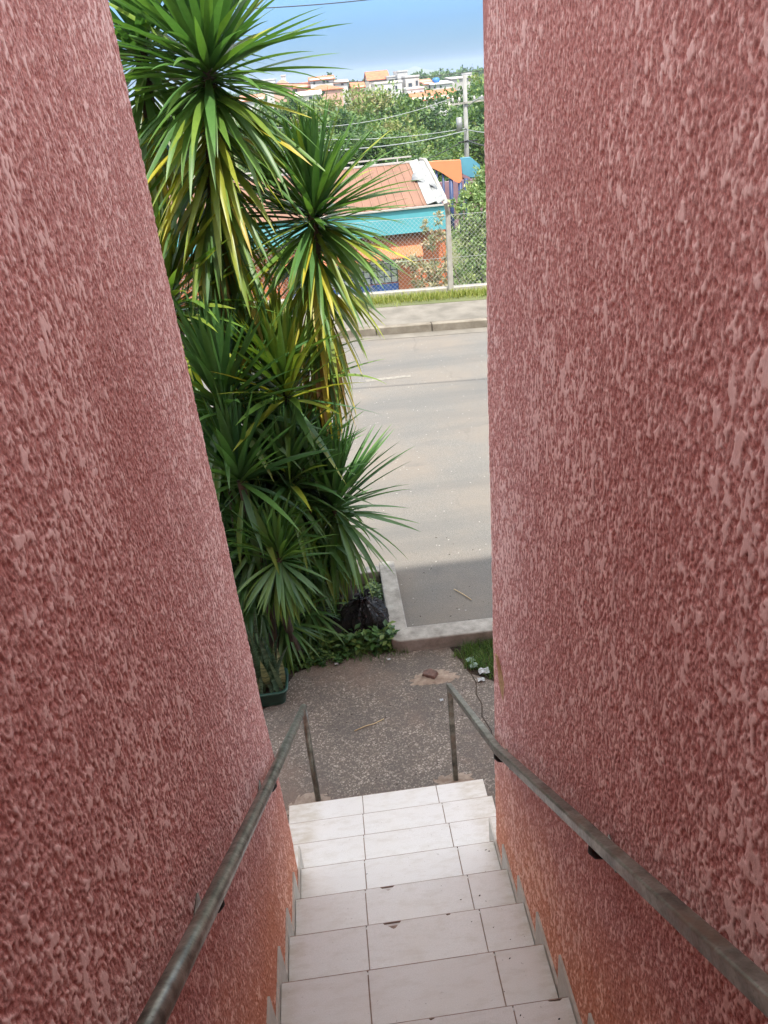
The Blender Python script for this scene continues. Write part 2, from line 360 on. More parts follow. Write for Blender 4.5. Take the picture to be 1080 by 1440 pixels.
# ------------------------------------------------------------------ walls beside the stairs
def field(nu, nv, lu, lv, seed):            # band-limited gaussian field, lu / lv correlation lengths in cells
    r = np.random.default_rng(seed).standard_normal((nu, nv))
    fu = np.fft.fftfreq(nu)[:, None]; fv = np.fft.rfftfreq(nv)[None, :]
    k = np.exp(-2*(np.pi**2)*((fu*lu)**2+(fv*lv)**2))
    h = np.fft.irfft2(np.fft.rfft2(r)*k, s=(nu, nv)); return h/h.std()
def sstep(x, a, b):
    t = np.clip((x-a)/(b-a), 0, 1); return t*t*(3-2*t)
WALL_TOP = 4.32
def wall(side, seed, label):
    X = XL if side < 0 else XR
    du, dv = .0024, .0027
    ua, ub = -.10, 2.05
    u = np.arange(ua, ub, du); v = np.arange(G-.02, WALL_TOP, dv); nu, nv = len(u), len(v)
    fine = field(nu, nv, .6, .65, seed); mid = field(nu, nv, .9, 1.5, seed+1); blob = field(nu, nv, 2.2, 3.8, seed+2)
    low = field(nu, nv, 55, 55, seed+3)
    Z = v[None, :]; U = u[:, None]
    joint = 2.90 if side < 0 else 2.935
    coarse = sstep(U, .05, 1.3)                # the trowel marks get broader away from the corner
    base = .62*fine+.72*mid+.16*blob+.10*low
    base /= base.std()
    plate = .80*blob+.55*mid+.18*fine+.42*low; plate /= plate.std()
    small = .45*blob+.95*mid+.2*fine+.3*low; small /= small.std()
    pm = np.maximum(sstep(plate, 1.02, 1.12), sstep(small, 1.02, 1.18))
    h = np.clip(base, -2.0, .60)
    h = h*(1-pm)+.82*pm                       # trowelled flat spots
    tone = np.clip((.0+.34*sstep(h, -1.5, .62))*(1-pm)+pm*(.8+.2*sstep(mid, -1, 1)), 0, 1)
    disp = .00125*(h-.8)+.0004*pm
    # a straight joint where two coats of plaster met
    s_ = np.exp(-(np.abs(Z-joint+.004*np.sin(U*7+seed))/.0045)**2)*(.55+.45*np.sin(U*13+seed)**2)
    disp = disp*(1-.6*s_)+.0004*s_; tone = tone*(1-.5*s_)+.26*s_
    disp += .0018*field(nu, nv, 24, 40, seed+5)*np.exp(-(np.maximum(u, 0)[:, None]/.12)**2)
    # profile: facade face (u<0), rounded corner, corridor face
    rr = .014; q = rr*math.pi/2
    px = np.empty(nu); py = np.empty(nu); nx = np.empty(nu); ny = np.empty(nu)
    for i, t in enumerate(u):
        if t < 0: px[i], py[i], nx[i], ny[i] = rr-t, 0, 0, 1          # x measured into the wall, y towards the street
        elif t < q:
            a = t/rr; px[i], py[i], nx[i], ny[i] = rr-rr*math.sin(a), -rr+rr*math.cos(a), -math.sin(a), math.cos(a)
        else: px[i], py[i], nx[i], ny[i] = 0, -rr-(t-q), -1, 0
    px = px[:, None]+nx[:, None]*disp; py = py[:, None]+ny[:, None]*disp
    V = np.empty((nu, nv, 3), np.float32)
    V[..., 0] = X+side*px; V[..., 1] = YF+py; V[..., 2] = Z
    idx = np.arange(nu*nv).reshape(nu, nv)
    a, b, c, d = idx[:-1, :-1], idx[1:, :-1], idx[1:, 1:], idx[:-1, 1:]
    F = np.stack([a, b, c, d] if side < 0 else [d, c, b, a], -1).reshape(-1, 4)
    # nothing is needed below the steps
    yy = V[:-1, :-1, 1].reshape(-1); zz = V[:-1, :-1, 2].reshape(-1)
    keep = zz > np.where(yy > YF-.02, G-.03, (-yy/T)*RS-.30)
    F = F[keep]
    root = empty('plaster_wall', (X+side*.5, YF-1, G), label, 'wall')
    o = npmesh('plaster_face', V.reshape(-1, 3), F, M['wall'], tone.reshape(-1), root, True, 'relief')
    mb = MB()
    x0, x1 = (X+side*.004, X+side*7.5); x0, x1 = min(x0, x1), max(x0, x1)
    mb.box(x0, x1, -7.2, YF-.006, G-.3, WALL_TOP)
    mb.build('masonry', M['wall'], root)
    return root
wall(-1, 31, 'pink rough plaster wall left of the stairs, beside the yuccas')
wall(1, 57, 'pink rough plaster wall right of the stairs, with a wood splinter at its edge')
# unseen block added behind the stairs: casts the long front shadow, white for bounce
mb = MB(); mb.box(-12, 12, -9, -3.0, WALL_TOP+.003, G+2.0*(2.73+3.0)); mb.box(-12, 12, -9.2, -7.21, G-.3, WALL_TOP)
tag(mb.build('shadow_block', M['white']), kind='structure')

# ------------------------------------------------------------------ stairs
stairs = empty('staircase', ((XL+XR)/2, -1.5, G), 'flight of white tiled steps going down to the concrete path', 'stairs')
JL, JR = 0.0, .4624
ends = {0: (-.455, .760), 1: (-.445, .758), 2: (-.385, .722)}
def rough_poly(x0, x1, y0, y1, chips=()):
    pts = [(x0, y0), (x1, y0), (x1, y1)]
    for c in chips:
        cx, w, dp = c
        k = 9
        for i in range(k+1):
            t = i/k; pts.append((cx+w/2-w*t, y1-dp*math.sin(math.pi*t)**.7*(1+.25*math.sin(9*t+cx*40))))
    pts.append((x0, y1)); return pts
NST = 12
for k in range(NST):
    y1 = -k*T; y0 = y1-T-.03; z = k*RS
    el, er = ends.get(k, (XL+.010, XR-.010))
    body = MB(); bl, br = (el+.006, er-.006)
    if k >= 3: bl, br = XL+.0125, XR-.0125
    body.box(bl, br, y1-T-(.0 if k < NST-1 else 2.6), y1-.012, G-.05 if k == 0 else z-RS-.02, z-.0105)
    st = body.build('step', M['step_body'], stairs)
    g = .0022
    xs = [(el, JL-g, ()), (JL+g, JR-g, ()), (JR+g, er, ())]
    ch = {4: [(.10, .066, .016)], 5: [(.335, .02, .006), (.105, .075, .024)], 7: [(.20, .02, .005)]}.get(k, [])
    for j, (a, b_, _) in enumerate(xs):
        t = MB(); t.prism(rough_poly(a, b_, y0, y1, ch if j == 1 else ([(.60, .05, .007)] if (k == 7 and j == 2) else ())), 'z', z-.010, z)
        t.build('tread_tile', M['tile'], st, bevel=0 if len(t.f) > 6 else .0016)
        r = MB(); r.box(a, b_, y1-.011, y1-.0025, z-RS+.001, z-.0102)
        r.build('riser_tile', M['tile'], st)
    ne = MB(); ne.box(el+.002, er-.002, y1+.0003, y1+.0036, z-.012, z-.0022); ne.build('nosing_joint', M['grout'], st)
    gr = MB(); gr.box(el+.004, er-.004, y0, y1-.013, z-.0104, z-.0035)
    gr.build('grout', M['grout'], st)
    if k >= 3:
        for sx in (-1, 1):
            X = XL+.0035 if sx < 0 else XR-.0035
            b_ = MB(); jit = random.uniform(-.012, .012); jh = random.uniform(-.008, .010)
            b_.prism([(y1+.115+jit, z-RS+.002), (y1+.118+jit, z+.030+jh), (y1-.164+jit, z+.036+jh), (y1-.164+jit, z-RS+.002)], 'x', X-.0045 if sx > 0 else X-.004, X+.004 if sx > 0 else X+.0045)
            b_.build('skirting', M['skirt'], stairs)

# ------------------------------------------------------------------ handrails
def rail(name, side, label):
    if side < 0:
        root = empty(name, (-.296, .155, G), label, 'handrail')
        p = [(-.278, .155, .640), (-.2625, -1.417, 1.769), (-.262, -2.259, 2.374), (-.262, -3.15, 3.03)]
        rb = MB(); d = Vector(p[0])-Vector(p[1]); d.normalize()
        rb.tube([Vector(p[0])+d*.014]+p, .0212, 20)
        rb.build('rail', M['pipe'], root, True)
        pb = MB(); pb.tube([(-.293, .158, G-.02), (-.286, .156, .3), (-.2785, .155, .635)], .0185, 16); pb.build('post', M['pipe'], root, True)
        br = [(-1.27, -.262), (-2.16, -.262), (-3.0, -.262)]; zf = lambda y: .640+(.155-y)*.7205
    else:
        root = empty(name, (.613, .172, G), label, 'handrail')
        p = [(.605, .172, .640), (.600, -1.165, 1.526), (.600, -2.2, 2.338), (.600, -3.15, 3.082)]
        rb = MB(); d = (Vector(p[0])-Vector(p[1])).normalized()
        rb.tube([Vector(p[0])+d*.016, p[0], (.6005, -1.02, 1.43), (.600, -1.165, 1.528), (.600, -1.3, 1.634), p[2], p[3]], .0165, 8, True, True)
        rb.build('rail', M['pipe'], root, bevel=.002)
        pb = MB(); pb.tube([(.613, .172, G-.02), (.605, .172, .632)], .0165, 8, True, True); pb.build('post', M['pipe'], root)
        br = [(-1.13, .600), (-2.16, .600), (-3.0, .600)]; zf = lambda y: 1.526+(-1.165-y)*.7835
    for y, x in br:
        z = zf(y); xw = XL+.001 if side < 0 else XR-.001; b = MB()
        b.tube([(x, y, z-.02), (x, y+.002, z-.055), (x+side*.012, y+.003, z-.073), (x+side*.03, y+.003, z-.078), (xw+side*.01, y+.003, z-.078)], .0085, 10)
        bo = b.build('bracket', M['darkiron'], root, True)
        pl = MB(); pl.box(min(xw, xw-side*.005), max(xw, xw-side*.005), y-.028, y+.034, z-.105, z-.045); pl.build('bracket_plate', M['pipe'], bo, bevel=.002)
    return root
rail('handrail', -1, 'round galvanised pipe handrail on the left wall, its post at the stair foot')
rail('handrail', 1, 'square grey steel handrail on the right wall with rusty lower end')

# wood splinter at the right wall's edge
mb = MB(); a = at(706, 928, -.86); 
q0 = Vector((XR-.012, -.93, 1.862)); 
mb.add([(XR+.004, -1.035, 1.75), (XR-.010, -1.075, 1.69), (XR-.016, -1.03, 1.745), (XR-.014, -.995, 1.80), (XR-.016, -.973, 1.850), (XR-.008, -.983, 1.845), (XR+.002, -1.0, 1.79)],
       [(0, 1, 2), (0, 2, 3, 6), (6, 3, 5), (3, 4, 5)])
o = mb.build('wood_splinter', M['wood']); sm = o.modifiers.new('solid', 'SOLIDIFY'); sm.thickness = .006
tag(o, 'pale pointed splinter of raw wood stuck on the edge of the right wall', 'splinter')

# ------------------------------------------------------------------ ground in front
def sheet(name, poly, z, m, sub=0):
    mb = MB(); mb.add([(x, y, z) for x, y in poly], [tuple(range(len(poly)))])
    return tag(mb.build(name, m), kind='structure')
# terrain with the valley and the far rise
def hz(x, y):
    P = [(-60, -.19), (12.75, -.19), (13.6, -2.55), (34, -2.6), (46, -3.0), (60, -4.2), (78, -7.2), (112, -10), (140, -7.6), (160, -5.6), (205, -3.6), (260, -2.0), (330, -1.2), (480, -.8), (700, -6), (1500, -10), (6000, -12)]
    for (a, za), (b, zb) in zip(P, P[1:]):
        if y <= b: t = max(0, (y-a)/(b-a)); return za+(zb-za)*t
    return P[-1][1]
ys = [-55, 0, 6, 12.75, 13.6, 18, 26, 34, 46, 60, 78, 95, 112, 126, 140, 150, 160, 180, 205, 230, 260, 300, 330, 400, 480, 700, 1100, 1500, 3000, 3590]
xs = [-3000, -800, -300, -120, -60, -30, -10, 0, 10, 20, 30, 45, 60, 90, 140, 300, 800, 3000]
mb = MB(); vs = []; 
for y in ys:
    for x in xs:
        vs.append((x, y, hz(x, y)+(random.uniform(-.4, .4) if y > 46 else 0)))
n = len(xs)
mb.add(vs, [(j*n+i, j*n+i+1, (j+1)*n+i+1, (j+1)*n+i) for j in range(len(ys)-1) for i in range(n-1)])
tag(mb.build('terrain', M['terrain']), kind='structure')
# concrete path at the stair foot (irregular edge), planting bed, asphalt
path = [(XL-.5, YF-.0), (1.9, YF-.0), (1.9, 1.05), (1.06, 1.04), (.99, 1.10), (.90, 1.16), (.87, 1.28), (.83, 1.40), (.80, 1.50), (.62, 1.515), (.42, 1.52), (.33, 1.565), (.12, 1.60), (-.1, 1.575), (-.28, 1.50), (-.45, 1.42), (-.53, 1.26), (-.58, 1.12), (-.70, 1.06), (-1.6, 1.02), (-1.6, YF)]
sheet('concrete_path', path, G, M['aggregate'])
sheet('planting_soil', [(-6, YF), (2.5, YF), (2.5, 1.60), (.40, 1.60), (.40, 2.62), (-6, 2.62)], G-.006, M['soil'])
# street: runs a little askew to the building
def st(x, o): return (x, 10.36-.122*(x-0)+o)
sheet('street', [(-60, 1.2), (60, 1.2), st(60, .02), st(-60, .02)], G-.011, M['asphalt'])
# kerb of the bed: an L of cast concrete
def kerb(poly, name, label):
    b = MB(); b.prism(poly, 'z', G-.05, -.062)
    o = b.build(name, M['concrete'], bevel=.012, seg=3)
    return tag(o, label, 'kerb')
kerb([(.344, 1.545), (.41, 1.505), (2.6, 1.462), (2.6, 1.625), (.489, 1.680), (.489, 2.685), (.348, 2.690), (.346, 2.565), (.342, 2.2)], 'concrete_kerb', 'pale L-shaped concrete kerb between the concrete path and the shaded asphalt')
kerb([(-6, 2.545), (.343, 2.535), (.345, 2.640), (-6, 2.67)], 'concrete_kerb', 'low concrete kerb behind the black garbage bag, back edge of the bed')
# far kerb, pavement, grass verge
b = MB()
for i in range(-16, 24):
    x0, x1 = i*1.0+.006, i*1.0+.994
    p = [st(x0, 0), st(x1, 0), st(x1, .16), st(x0, .16)]
    b.prism(p, 'z', G-.05, G+.13+random.uniform(-.004, .004))
tag(b.build('street_kerb', M['kerb'], bevel=.012), kind='structure')
sheet('gutter', [st(-16, -.26), st(24, -.26), st(24, 0), st(-16, 0)], G-.006, M['sidewalk'])
b = MB(); b.prism([st(-16, .162), st(24, .162), st(24, 1.75), st(-16, 1.75)], 'z', G-.05, G+.125)
tag(b.build('sidewalk', M['sidewalk']), kind='structure')
b = MB(); b.prism([st(-16, 1.4), st(24, 1.4), st(24, 2.25), st(-16, 2.25)], 'z', G-.05, G+.131)
tag(b.build('verge_soil', M['terrain']), kind='structure')
# faded parking line and a crack
mbl = MB(); mbl.add([(.63, 7.90, G-.0075), (1.32, 7.90, G-.0075), (1.33, 8.0, G-.0075), (.62, 7.995, G-.0075)], [(0, 1, 2, 3)]); tag(mbl.build('road_marking', M['asphaltline']), kind='structure')
mb = MB(); cp = [(.905, 1.18), (.93, 1.05), (.905, .93), (.925, .82), (.90, .70), (.935, .55), (.915, .42), (.95, .25), (.93, .05), (.96, -.2)]
for (x0, y0), (x1, y1) in zip(cp, cp[1:]):
    w = .004; mb.add([(x0-w, y0, G+.0015), (x0+w, y0, G+.0015), (x1+w, y1, G+.0015), (x1-w, y1, G+.0015)], [(0, 1, 2, 3)])
tag(mb.build('path_crack', M['soil']), kind='structure')

# ------------------------------------------------------------------ small things on the path
def lump(name, c, rx, ry, h, m, seed, n=28, rings=9, rough=.12):
    rnd = random.Random(seed); ph = [rnd.uniform(0, 6.28) for _ in range(5)]; V = []; F = []
    for j in range(rings+1):
        t = j/rings
        for i in range(n):
            a = 2*math.pi*i/n; k = 1+rough*(math.sin(2*a+ph[0])+.7*math.sin(3*a+ph[1])+.5*math.sin(5*a+ph[2]))
            zz = h*(1-t*t)**1.3*(1+.18*math.sin(4*a+ph[3])*t)+.004*math.sin(17*a*t+ph[4])
            V.append((c[0]+rx*t*k*math.cos(a), c[1]+ry*t*k*math.sin(a), c[2]+zz-.002))
    F = [(j*n+i, j*n+(i+1) % n, (j+1)*n+(i+1) % n, (j+1)*n+i) for j in range(rings) for i in range(n)]
    mb = MB(); mb.add(V, [f[::-1] for f in F]); return mb.build(name, m, None, True)
tag(lump('mortar_mound', (.625, 1.165, G), .175, .095, .022, M['sand'], 3), 'flat tan mound of dried mortar on the path, under the brick piece', 'mortar mound')
tag(lump('mortar_mound', (-.34, .10, G), .17, .13, .022, M['sand'], 5), 'flat tan patch of dried mortar around the left handrail post', 'mortar mound')
tag(lump('mortar_mound', (.60, .16, G), .12, .09, .016, M['sand'], 8), 'small tan patch of dried mortar around the right handrail post', 'mortar mound')
mb = MB(); rnd = random.Random(4)
pts = [(-.062, -.03, 0), (.05, -.045, 0), (.066, .018, 0), (-.01, .05, 0), (-.066, .02, 0)]
top = [(x*.86+.006, y*.8-.002, .042+.016*rnd.uniform(-1, 1)) for x, y, z in pts]
mb.add(pts+top, [(4, 3, 2, 1, 0), (5, 6, 7, 8, 9)]+[(i, (i+1) % 5, 5+(i+1) % 5, 5+i) for i in range(5)])
o = mb.build('broken_brick', M['brick'], bevel=.006); o.location = (.60, 1.185, G+.018); o.rotation_euler = (.18, -.12, -.5)
tag(o, 'broken reddish brown brick piece lying on the dried mortar', 'brick')

# ------------------------------------------------------------------ garbage bag
def bag(c):
    root = empty('garbage_bag', c, 'tied black plastic garbage bag leaning on the kerb among weeds', 'garbage bag')
    n, rings = 72, 34; V = []; F = []; rnd = random.Random(5)
    ph = [(rnd.randint(4, 21), rnd.uniform(0, 6.28), rnd.uniform(.3, 1)) for _ in range(7)]
    for j in range(rings+1):
        t = j/rings; el = -math.pi/2+math.pi*t
        rad = math.cos(el)**.72 if 0 < t < 1 else 0
        for i in range(n):
            a = 2*math.pi*i/n
            cre = sum(w*math.sin(m_*a+p+3*t) for m_, p, w in ph)/3
            cre = -abs(cre)
            amp = .10+1.25*max(0, t-.32)**1.05
            r_ = (.196 if math.cos(a) > 0 else .205)*rad*(1+amp*cre*.8+.06*math.sin(2*a+1)+.05*math.sin(3*a+7*t))
            z = .15+.16*math.sin(el)+.02*math.sin(3*a)*rad+(.05*max(0, (t-.86)/.14)**1.5)
            V.append((r_*math.cos(a), r_*.82*math.sin(a), max(z, 0.0)))
    F = [(j*n+i, j*n+(i+1) % n, (j+1)*n+(i+1) % n, (j+1)*n+i) for j in range(rings) for i in range(n)]
    mb = MB(); mb.add([Vector(v)+Vector(c) for v in V], F); mb.build('sack', M['blackplastic'], root, True)
    kb = MB(); m_ = 26; Vk = []
    for j, (rr, zz) in enumerate([(.018, .345), (.014, .365), (.03, .382), (.055, .392), (.062, .396)]):
        for i in range(m_):
            a = 2*math.pi*i/m_; w = 1+(.35*math.sin(5*a+j) if j > 1 else 0)
            Vk.append((c[0]+rr*w*math.cos(a), c[1]+rr*w*math.sin(a), c[2]+zz+(.012*math.sin(7*a) if j > 2 else 0)-.012))
    kb.add(Vk, [(j*m_+i, j*m_+(i+1) % m_, (j+1)*m_+(i+1) % m_, (j+1)*m_+i) for j in range(4) for i in range(m_)])
    kb.build('knot', M['blackplastic'], root, True)
bag((.165, 1.84, G-.004))

# ------------------------------------------------------------------ leaves
def blade(b, p, phi, th, L, w, droop, tone, seg=8, fold=.35, twist=0., base=.55, tip_tone=None):
    """one sword leaf: starts at p towards azimuth phi, elevation th, bends down by droop (radians)"""
    p = Vector(p); V = []; tn = []
    side = Vector((-math.sin(phi), math.cos(phi), 0))
    for i in range(seg+1):
        t = i/seg; e = th-droop*(t**1.6)
        d = Vector((math.cos(phi)*math.cos(e), math.sin(phi)*math.cos(e), math.sin(e)))
        nrm = side.cross(d)*-1
        ww = w*(base+(1-base)*min(1, t/.3))*(1-max(0, (t-.35)/.65)**1.7)+.0008
        s2 = side*math.cos(twist*t)+nrm*math.sin(twist*t); n2 = nrm*math.cos(twist*t)-side*math.sin(twist*t)
        V += [p-s2*ww/2+n2*(ww*fold*.5), p, p+s2*ww/2+n2*(ww*fold*.5)]
        tt = tone if tip_tone is None else tone+(tip_tone-tone)*t
        tn += [max(.001, tt)]*3
        p = p+d*(L/seg)
    n = len(b.v); b.v += [tuple(q) for q in V]; b.tone += tn
    for i in range(seg):
        b.f += [(n+i*3, n+i*3+1, n+i*3+4, n+i*3+3), (n+i*3+1, n+i*3+2, n+i*3+5, n+i*3+4)]
def yucca(head, foot, label, L=.62, w=.048, nleaf=130, skirt=0., nskirt=0, tone=.15, seed=0, tr=.035, up=.75, droopy=1., length_crown=.28, aged=.08):
    rnd = random.Random(seed); head = Vector(head); foot = Vector(foot)
    root = empty('yucca_plant', foot, label, 'yucca', 'yucca plants in the bed by the left wall')
    tb = MB(); N = 12; pts = []
    for i in range(N+1):
        t = i/N; q = foot.lerp(head, t); k = .05*math.sin(t*3.1)*(1 if seed % 2 else -1)
        pts.append(q+Vector((k, k*.5, 0)))
    tb.tube(pts, [tr*(1.35-.5*i/N)*(1+.12*math.sin(i*2.2+seed)) for i in range(N+1)], 10)
    tb.build('trunk', M['bark'], root, True)
    ax = (pts[-1]-pts[-2]).normalized(); lean = Vector((ax.x, ax.y, 0))
    b = MB()
    for i in range(nleaf):
        f = (i+.5)/nleaf                      # 0 = heart of the crown, 1 = lowest
        phi = i*2.39996+rnd.uniform(-.6, .6)
        th = R_(88)-R_(132)*(f**1.25)*up+rnd.gauss(0, .21)
        p = head-ax*(length_crown*f)+Vector((math.cos(phi), math.sin(phi), 0))*(tr*.8)
        l = L*(.62+.38*min(1, f*2.5))*rnd.uniform(.84, 1.1)
        tn = tone+aged*f*f+rnd.uniform(-.10, .10)+(.25 if rnd.random() < aged*.3 else 0)
        dr = (.06+.55*f)*droopy*rnd.uniform(.2, 1.5)+(.7 if rnd.random() < .05 else 0)
        if rnd.random() < .12: l *= rnd.uniform(.55, .8)
        blade(b, p, phi, th, l*1.08, w*1.2*rnd.uniform(.8, 1.12), dr, tn, 9, rnd.uniform(.25, .55), rnd.uniform(-.5, .5), .5, tn+.06)
    b.build('crown', M['yucca'], root, True)
    if nskirt:
        b = MB()
        for i in range(nskirt):
            f = (i+.5)/nskirt; phi = i*2.39996+rnd.uniform(-.4, .4)
            p = head-ax*(length_crown+(skirt-.05)*f)+Vector((math.cos(phi), math.sin(phi), 0))*(tr*.9)
            th = R_(-18)-R_(58)*min(1, f*1.6)+rnd.uniform(-.16, .16)
            tn = (.36+.46*f**.6+rnd.gauss(0, .17))*min(1, aged*4+.15)
            if rnd.random() < .25: tn = .2+rnd.random()*.25
            if aged > .2 and f > .55 and rnd.random() < .35: tn = rnd.uniform(.85, 1)
            blade(b, p, phi, th, L*rnd.uniform(.75, 1.08), w*1.3*rnd.uniform(.7, 1.0), rnd.uniform(.1, .55), min(max(tn, .05), 1), 8, rnd.uniform(.2, .6), rnd.uniform(-.7, .7), .5, min(1, max(.05, tn+rnd.uniform(-.1, .2))))
        b.build('hanging_leaves', M['yucca'], root, True)
    return root
yucca(at(290, 45, 1.95), (-1.12, 2.2, G), 'tallest yucca beside the left wall with a long skirt of yellowing leaves', .74, .044, 270, 1.5, 330, .17, 1, .05, .95, .9, .32, .23)
yucca(at(440, 268, 2.0), (.02, 2.25, G), 'middle yucca standing against the orange building, yellow leaves hanging below its crown', .63, .037, 240, .98, 210, .18, 2, .042, 1.0, .8, .26, .23)
yucca(at(466, 690, 1.88), (-.08, 2.12, G), 'dark green yucca nearest the street, spiky fan over the black garbage bag', .68, .034, 150, .30, 85, .12, 3, .03, .46, .4, .2)
yucca(at(392, 770, 1.30), (-.40, 1.58, G), 'lowest yucca rosette just above the weeds, with bright upright middle leaves', .44, .030, 60, .22, 110, .24, 4, .026, .46, .8, .12)
yucca(at(330, 655, 1.40), (-.60, 1.50, G), 'dark yucca with a bare knobbly stem close to the left wall', .62, .046, 80, .3, 14, .10, 5, .028, .52, .5, .14)
yucca(at(312, 540, 1.62), (-.72, 1.85, G), 'dark yucca with broad upright leaves against the left wall, below the sunlit ones', .66, .052, 100, .2, 40, .10, 6, .03, .48, .5, .2)
yucca(at(396, 522, 1.78), (-.28, 2.1, G), 'sunlit pale green yucca in the middle of the clump', .64, .042, 150, .2, 30, .40, 7, .03, .50, .5, .22, .08)
yucca(at(228, 390, 2.0), (-.98, 2.2, G), 'sunlit yucca half hidden behind the left wall, leaves reaching right', .74, .050, 120, .5, 60, .38, 8, .035, .85, .6, .28, .12)
yucca(at(420, 705, 2.05), (-.2, 2.2, G), 'dim yucca deep inside the clump behind the others', .60, .044, 120, .4, 90, .08, 9, .03, .7, .8)
yucca(at(432, 770, 1.98), (-.2, 2.08, G), 'shaded yucca with narrow drooping leaves left of the garbage bag', .40, .024, 130, .10, 30, .12, 10, .026, 1.05, 1.2, .2)
yucca(at(350, 800, 1.75), (-.62, 1.8, G), 'shaded low yucca between the snake plant and the left wall', .52, .036, 110, .1, 30, .06, 12, .026, 1.05, 1.1, .2)
yucca(at(372, 620, 1.9), (-.45, 2.05, G), 'dim upright yucca between the pale sunlit one and the left wall', .62, .046, 120, .3, 60, .12, 13, .03, .55, .6)
yucca(at(430, 620, 2.15), (-.15, 2.32, G), 'half shaded yucca just left of the fan nearest the street', .60, .042, 120, .3, 60, .18, 14, .03, .52, .6)
yucca(at(300, 700, 2.3), (-.95, 2.4, G), 'dim yucca at the back of the bed, mostly hidden by the left wall', .62, .046, 110, .6, 80, .08, 15, .03, 1.0, 1.)
yucca(at(400, 700, 2.5), (-.5, 2.52, G), 'dim yucca at the back of the bed behind the bare stem', .56, .044, 110, .5, 70, .10, 16, .03, .9, 1.)
yucca(at(325, 775, 1.75), (-.72, 1.8, G), 'dark low yucca right behind the snake plant', .52, .040, 110, .15, 40, .04, 17, .028, 1.0, 1.0, .2)
yucca(at(365, 715, 1.95), (-.5, 2.0, G), 'dark yucca filling the clump behind the lowest rosette', .58, .044, 130, .3, 70, .05, 18, .03, 1.0, .9)
yucca(at(405, 650, 1.72), (-.3, 1.95, G), 'mid green upright yucca between the bare stem and the fan nearest the street', .60, .036, 110, .3, 60, .14, 22, .028, .48, .5, .2)
yucca(at(350, 730, 1.60), (-.5, 1.75, G), 'mid green upright yucca just above the snake plant, left of the lowest rosette', .54, .036, 90, .25, 50, .10, 23, .028, .50, .6, .2)
yucca(at(300, 640, 2.0), (-.85, 2.1, G), 'dark yucca at the back against the left wall', .62, .046, 120, .4, 80, .06, 19, .03, .95, .9)
yucca(at(190, 20, 2.4), (-1.3, 2.5, G), 'dark tall yucca crown behind the tallest one, cut by the left wall at the top', .72, .050, 130, .6, 60, .16, 21, .045, .9, .8, .3, .2)
yucca(at(398, 862, 1.62), (-.36, 1.66, G), 'lowest tuft of long dark leaves drooping to the weeds behind the snake plant', .44, .024, 40, .10, 80, .10, 24, .022, .7, 1.2, .1)
yucca(at(425, 850, 1.82), (-.26, 1.86, G), 'low tuft of narrow dark leaves drooping to the weeds left of the garbage bag', .42, .020, 40, .10, 80, .12, 25, .02, .7, 1.2, .1)
# snake plant in a green pot
sp = empty('snake_plant', (-.66, 1.24, G), 'snake plant with mottled upright leaves in the green pot by the left wall', 'snake plant')
b = MB(); rnd = random.Random(21)
for i in range(52):
    x, y = -.635+rnd.uniform(-.15, .13), 1.22+rnd.uniform(-.10, .11)
    blade(b, (x, y, G+.10), rnd.uniform(0, 6.28), R_(rnd.uniform(60, 88)), rnd.uniform(.28, .68), rnd.uniform(.038, .056), rnd.uniform(-.1, .25), rnd.choice((.1, .3, .45, .55, .85)), 8, .35, rnd.uniform(-1, 1), .6)
b.build('leaf_cluster', M['snake'], sp, True)
pot = empty('plant_pot', (-.67, 1.21, G), 'low dark green plastic planter at the edge of the path, holding the snake plant', 'plant pot')
b = MB(); 
def rect_ring(hx, hy, z, n=6): return [(-.67+hx*c, 1.21+hy*s_, z) for c, s_ in [(math.copysign(abs(math.cos(a))**.35, math.cos(a)), math.copysign(abs(math.sin(a))**.35, math.sin(a))) for a in [2*math.pi*i/32 for i in range(32)]]]
rings = [rect_ring(.155, .12, G), rect_ring(.18, .14, G+.12), rect_ring(.19, .15, G+.122), rect_ring(.19, .15, G+.14), rect_ring(.172, .132, G+.14), rect_ring(.165, .126, G+.095)]
vs = sum(rings, []); b.add(vs, [(j*32+i, j*32+(i+1) % 32, (j+1)*32+(i+1) % 32, (j+1)*32+i) for j in range(5) for i in range(32)])
b.build('pot_body', M['potgreen'], pot, True)
b = MB(); b.add(rect_ring(.166, .127, G+.10), [tuple(range(32))]); b.build('potting_soil', M['soil'], pot)

# weeds, grass (nobody could count them)
def weeds(name, spots, n, m, hmin, hmax, lw, seed, label=None):
    rnd = random.Random(seed); b = MB()
    for _ in range(n):
        cx, cy, rx, ry = rnd.choice(spots)
        a = rnd.uniform(0, 6.28); r_ = rnd.random()**.6
        x, y = cx+rx*r_*math.cos(a), cy+ry*r_*math.sin(a); h = rnd.uniform(hmin, hmax)*(1-.55*r_); phi = rnd.uniform(0, 6.28)
        k = rnd.randint(4, 8); tone = rnd.random()
        top = Vector((x+h*.3*math.cos(phi), y+h*.3*math.sin(phi), G+h))
        for j in range(k):
            t = (j+1)/k; p = Vector((x, y, G)).lerp(top, t); az = phi+j*2.4+rnd.uniform(-.4, .4)
            l = lw*rnd.uniform(.7, 1.5); d = Vector((math.cos(az), math.sin(az), rnd.uniform(-.25, .45))); s_ = Vector((-math.sin(az), math.cos(az), rnd.uniform(-.3, .3)))
            q = p+d*l
            b.add([p, p+d*l*.45+s_*l*.28, q-Vector((0, 0, l*.15)), p+d*l*.45-s_*l*.28], [(0, 1, 2, 3)], max(.01, min(1, tone+rnd.uniform(-.2, .2))))
    return tag(b.build(name, m), label, None, None, 'stuff')
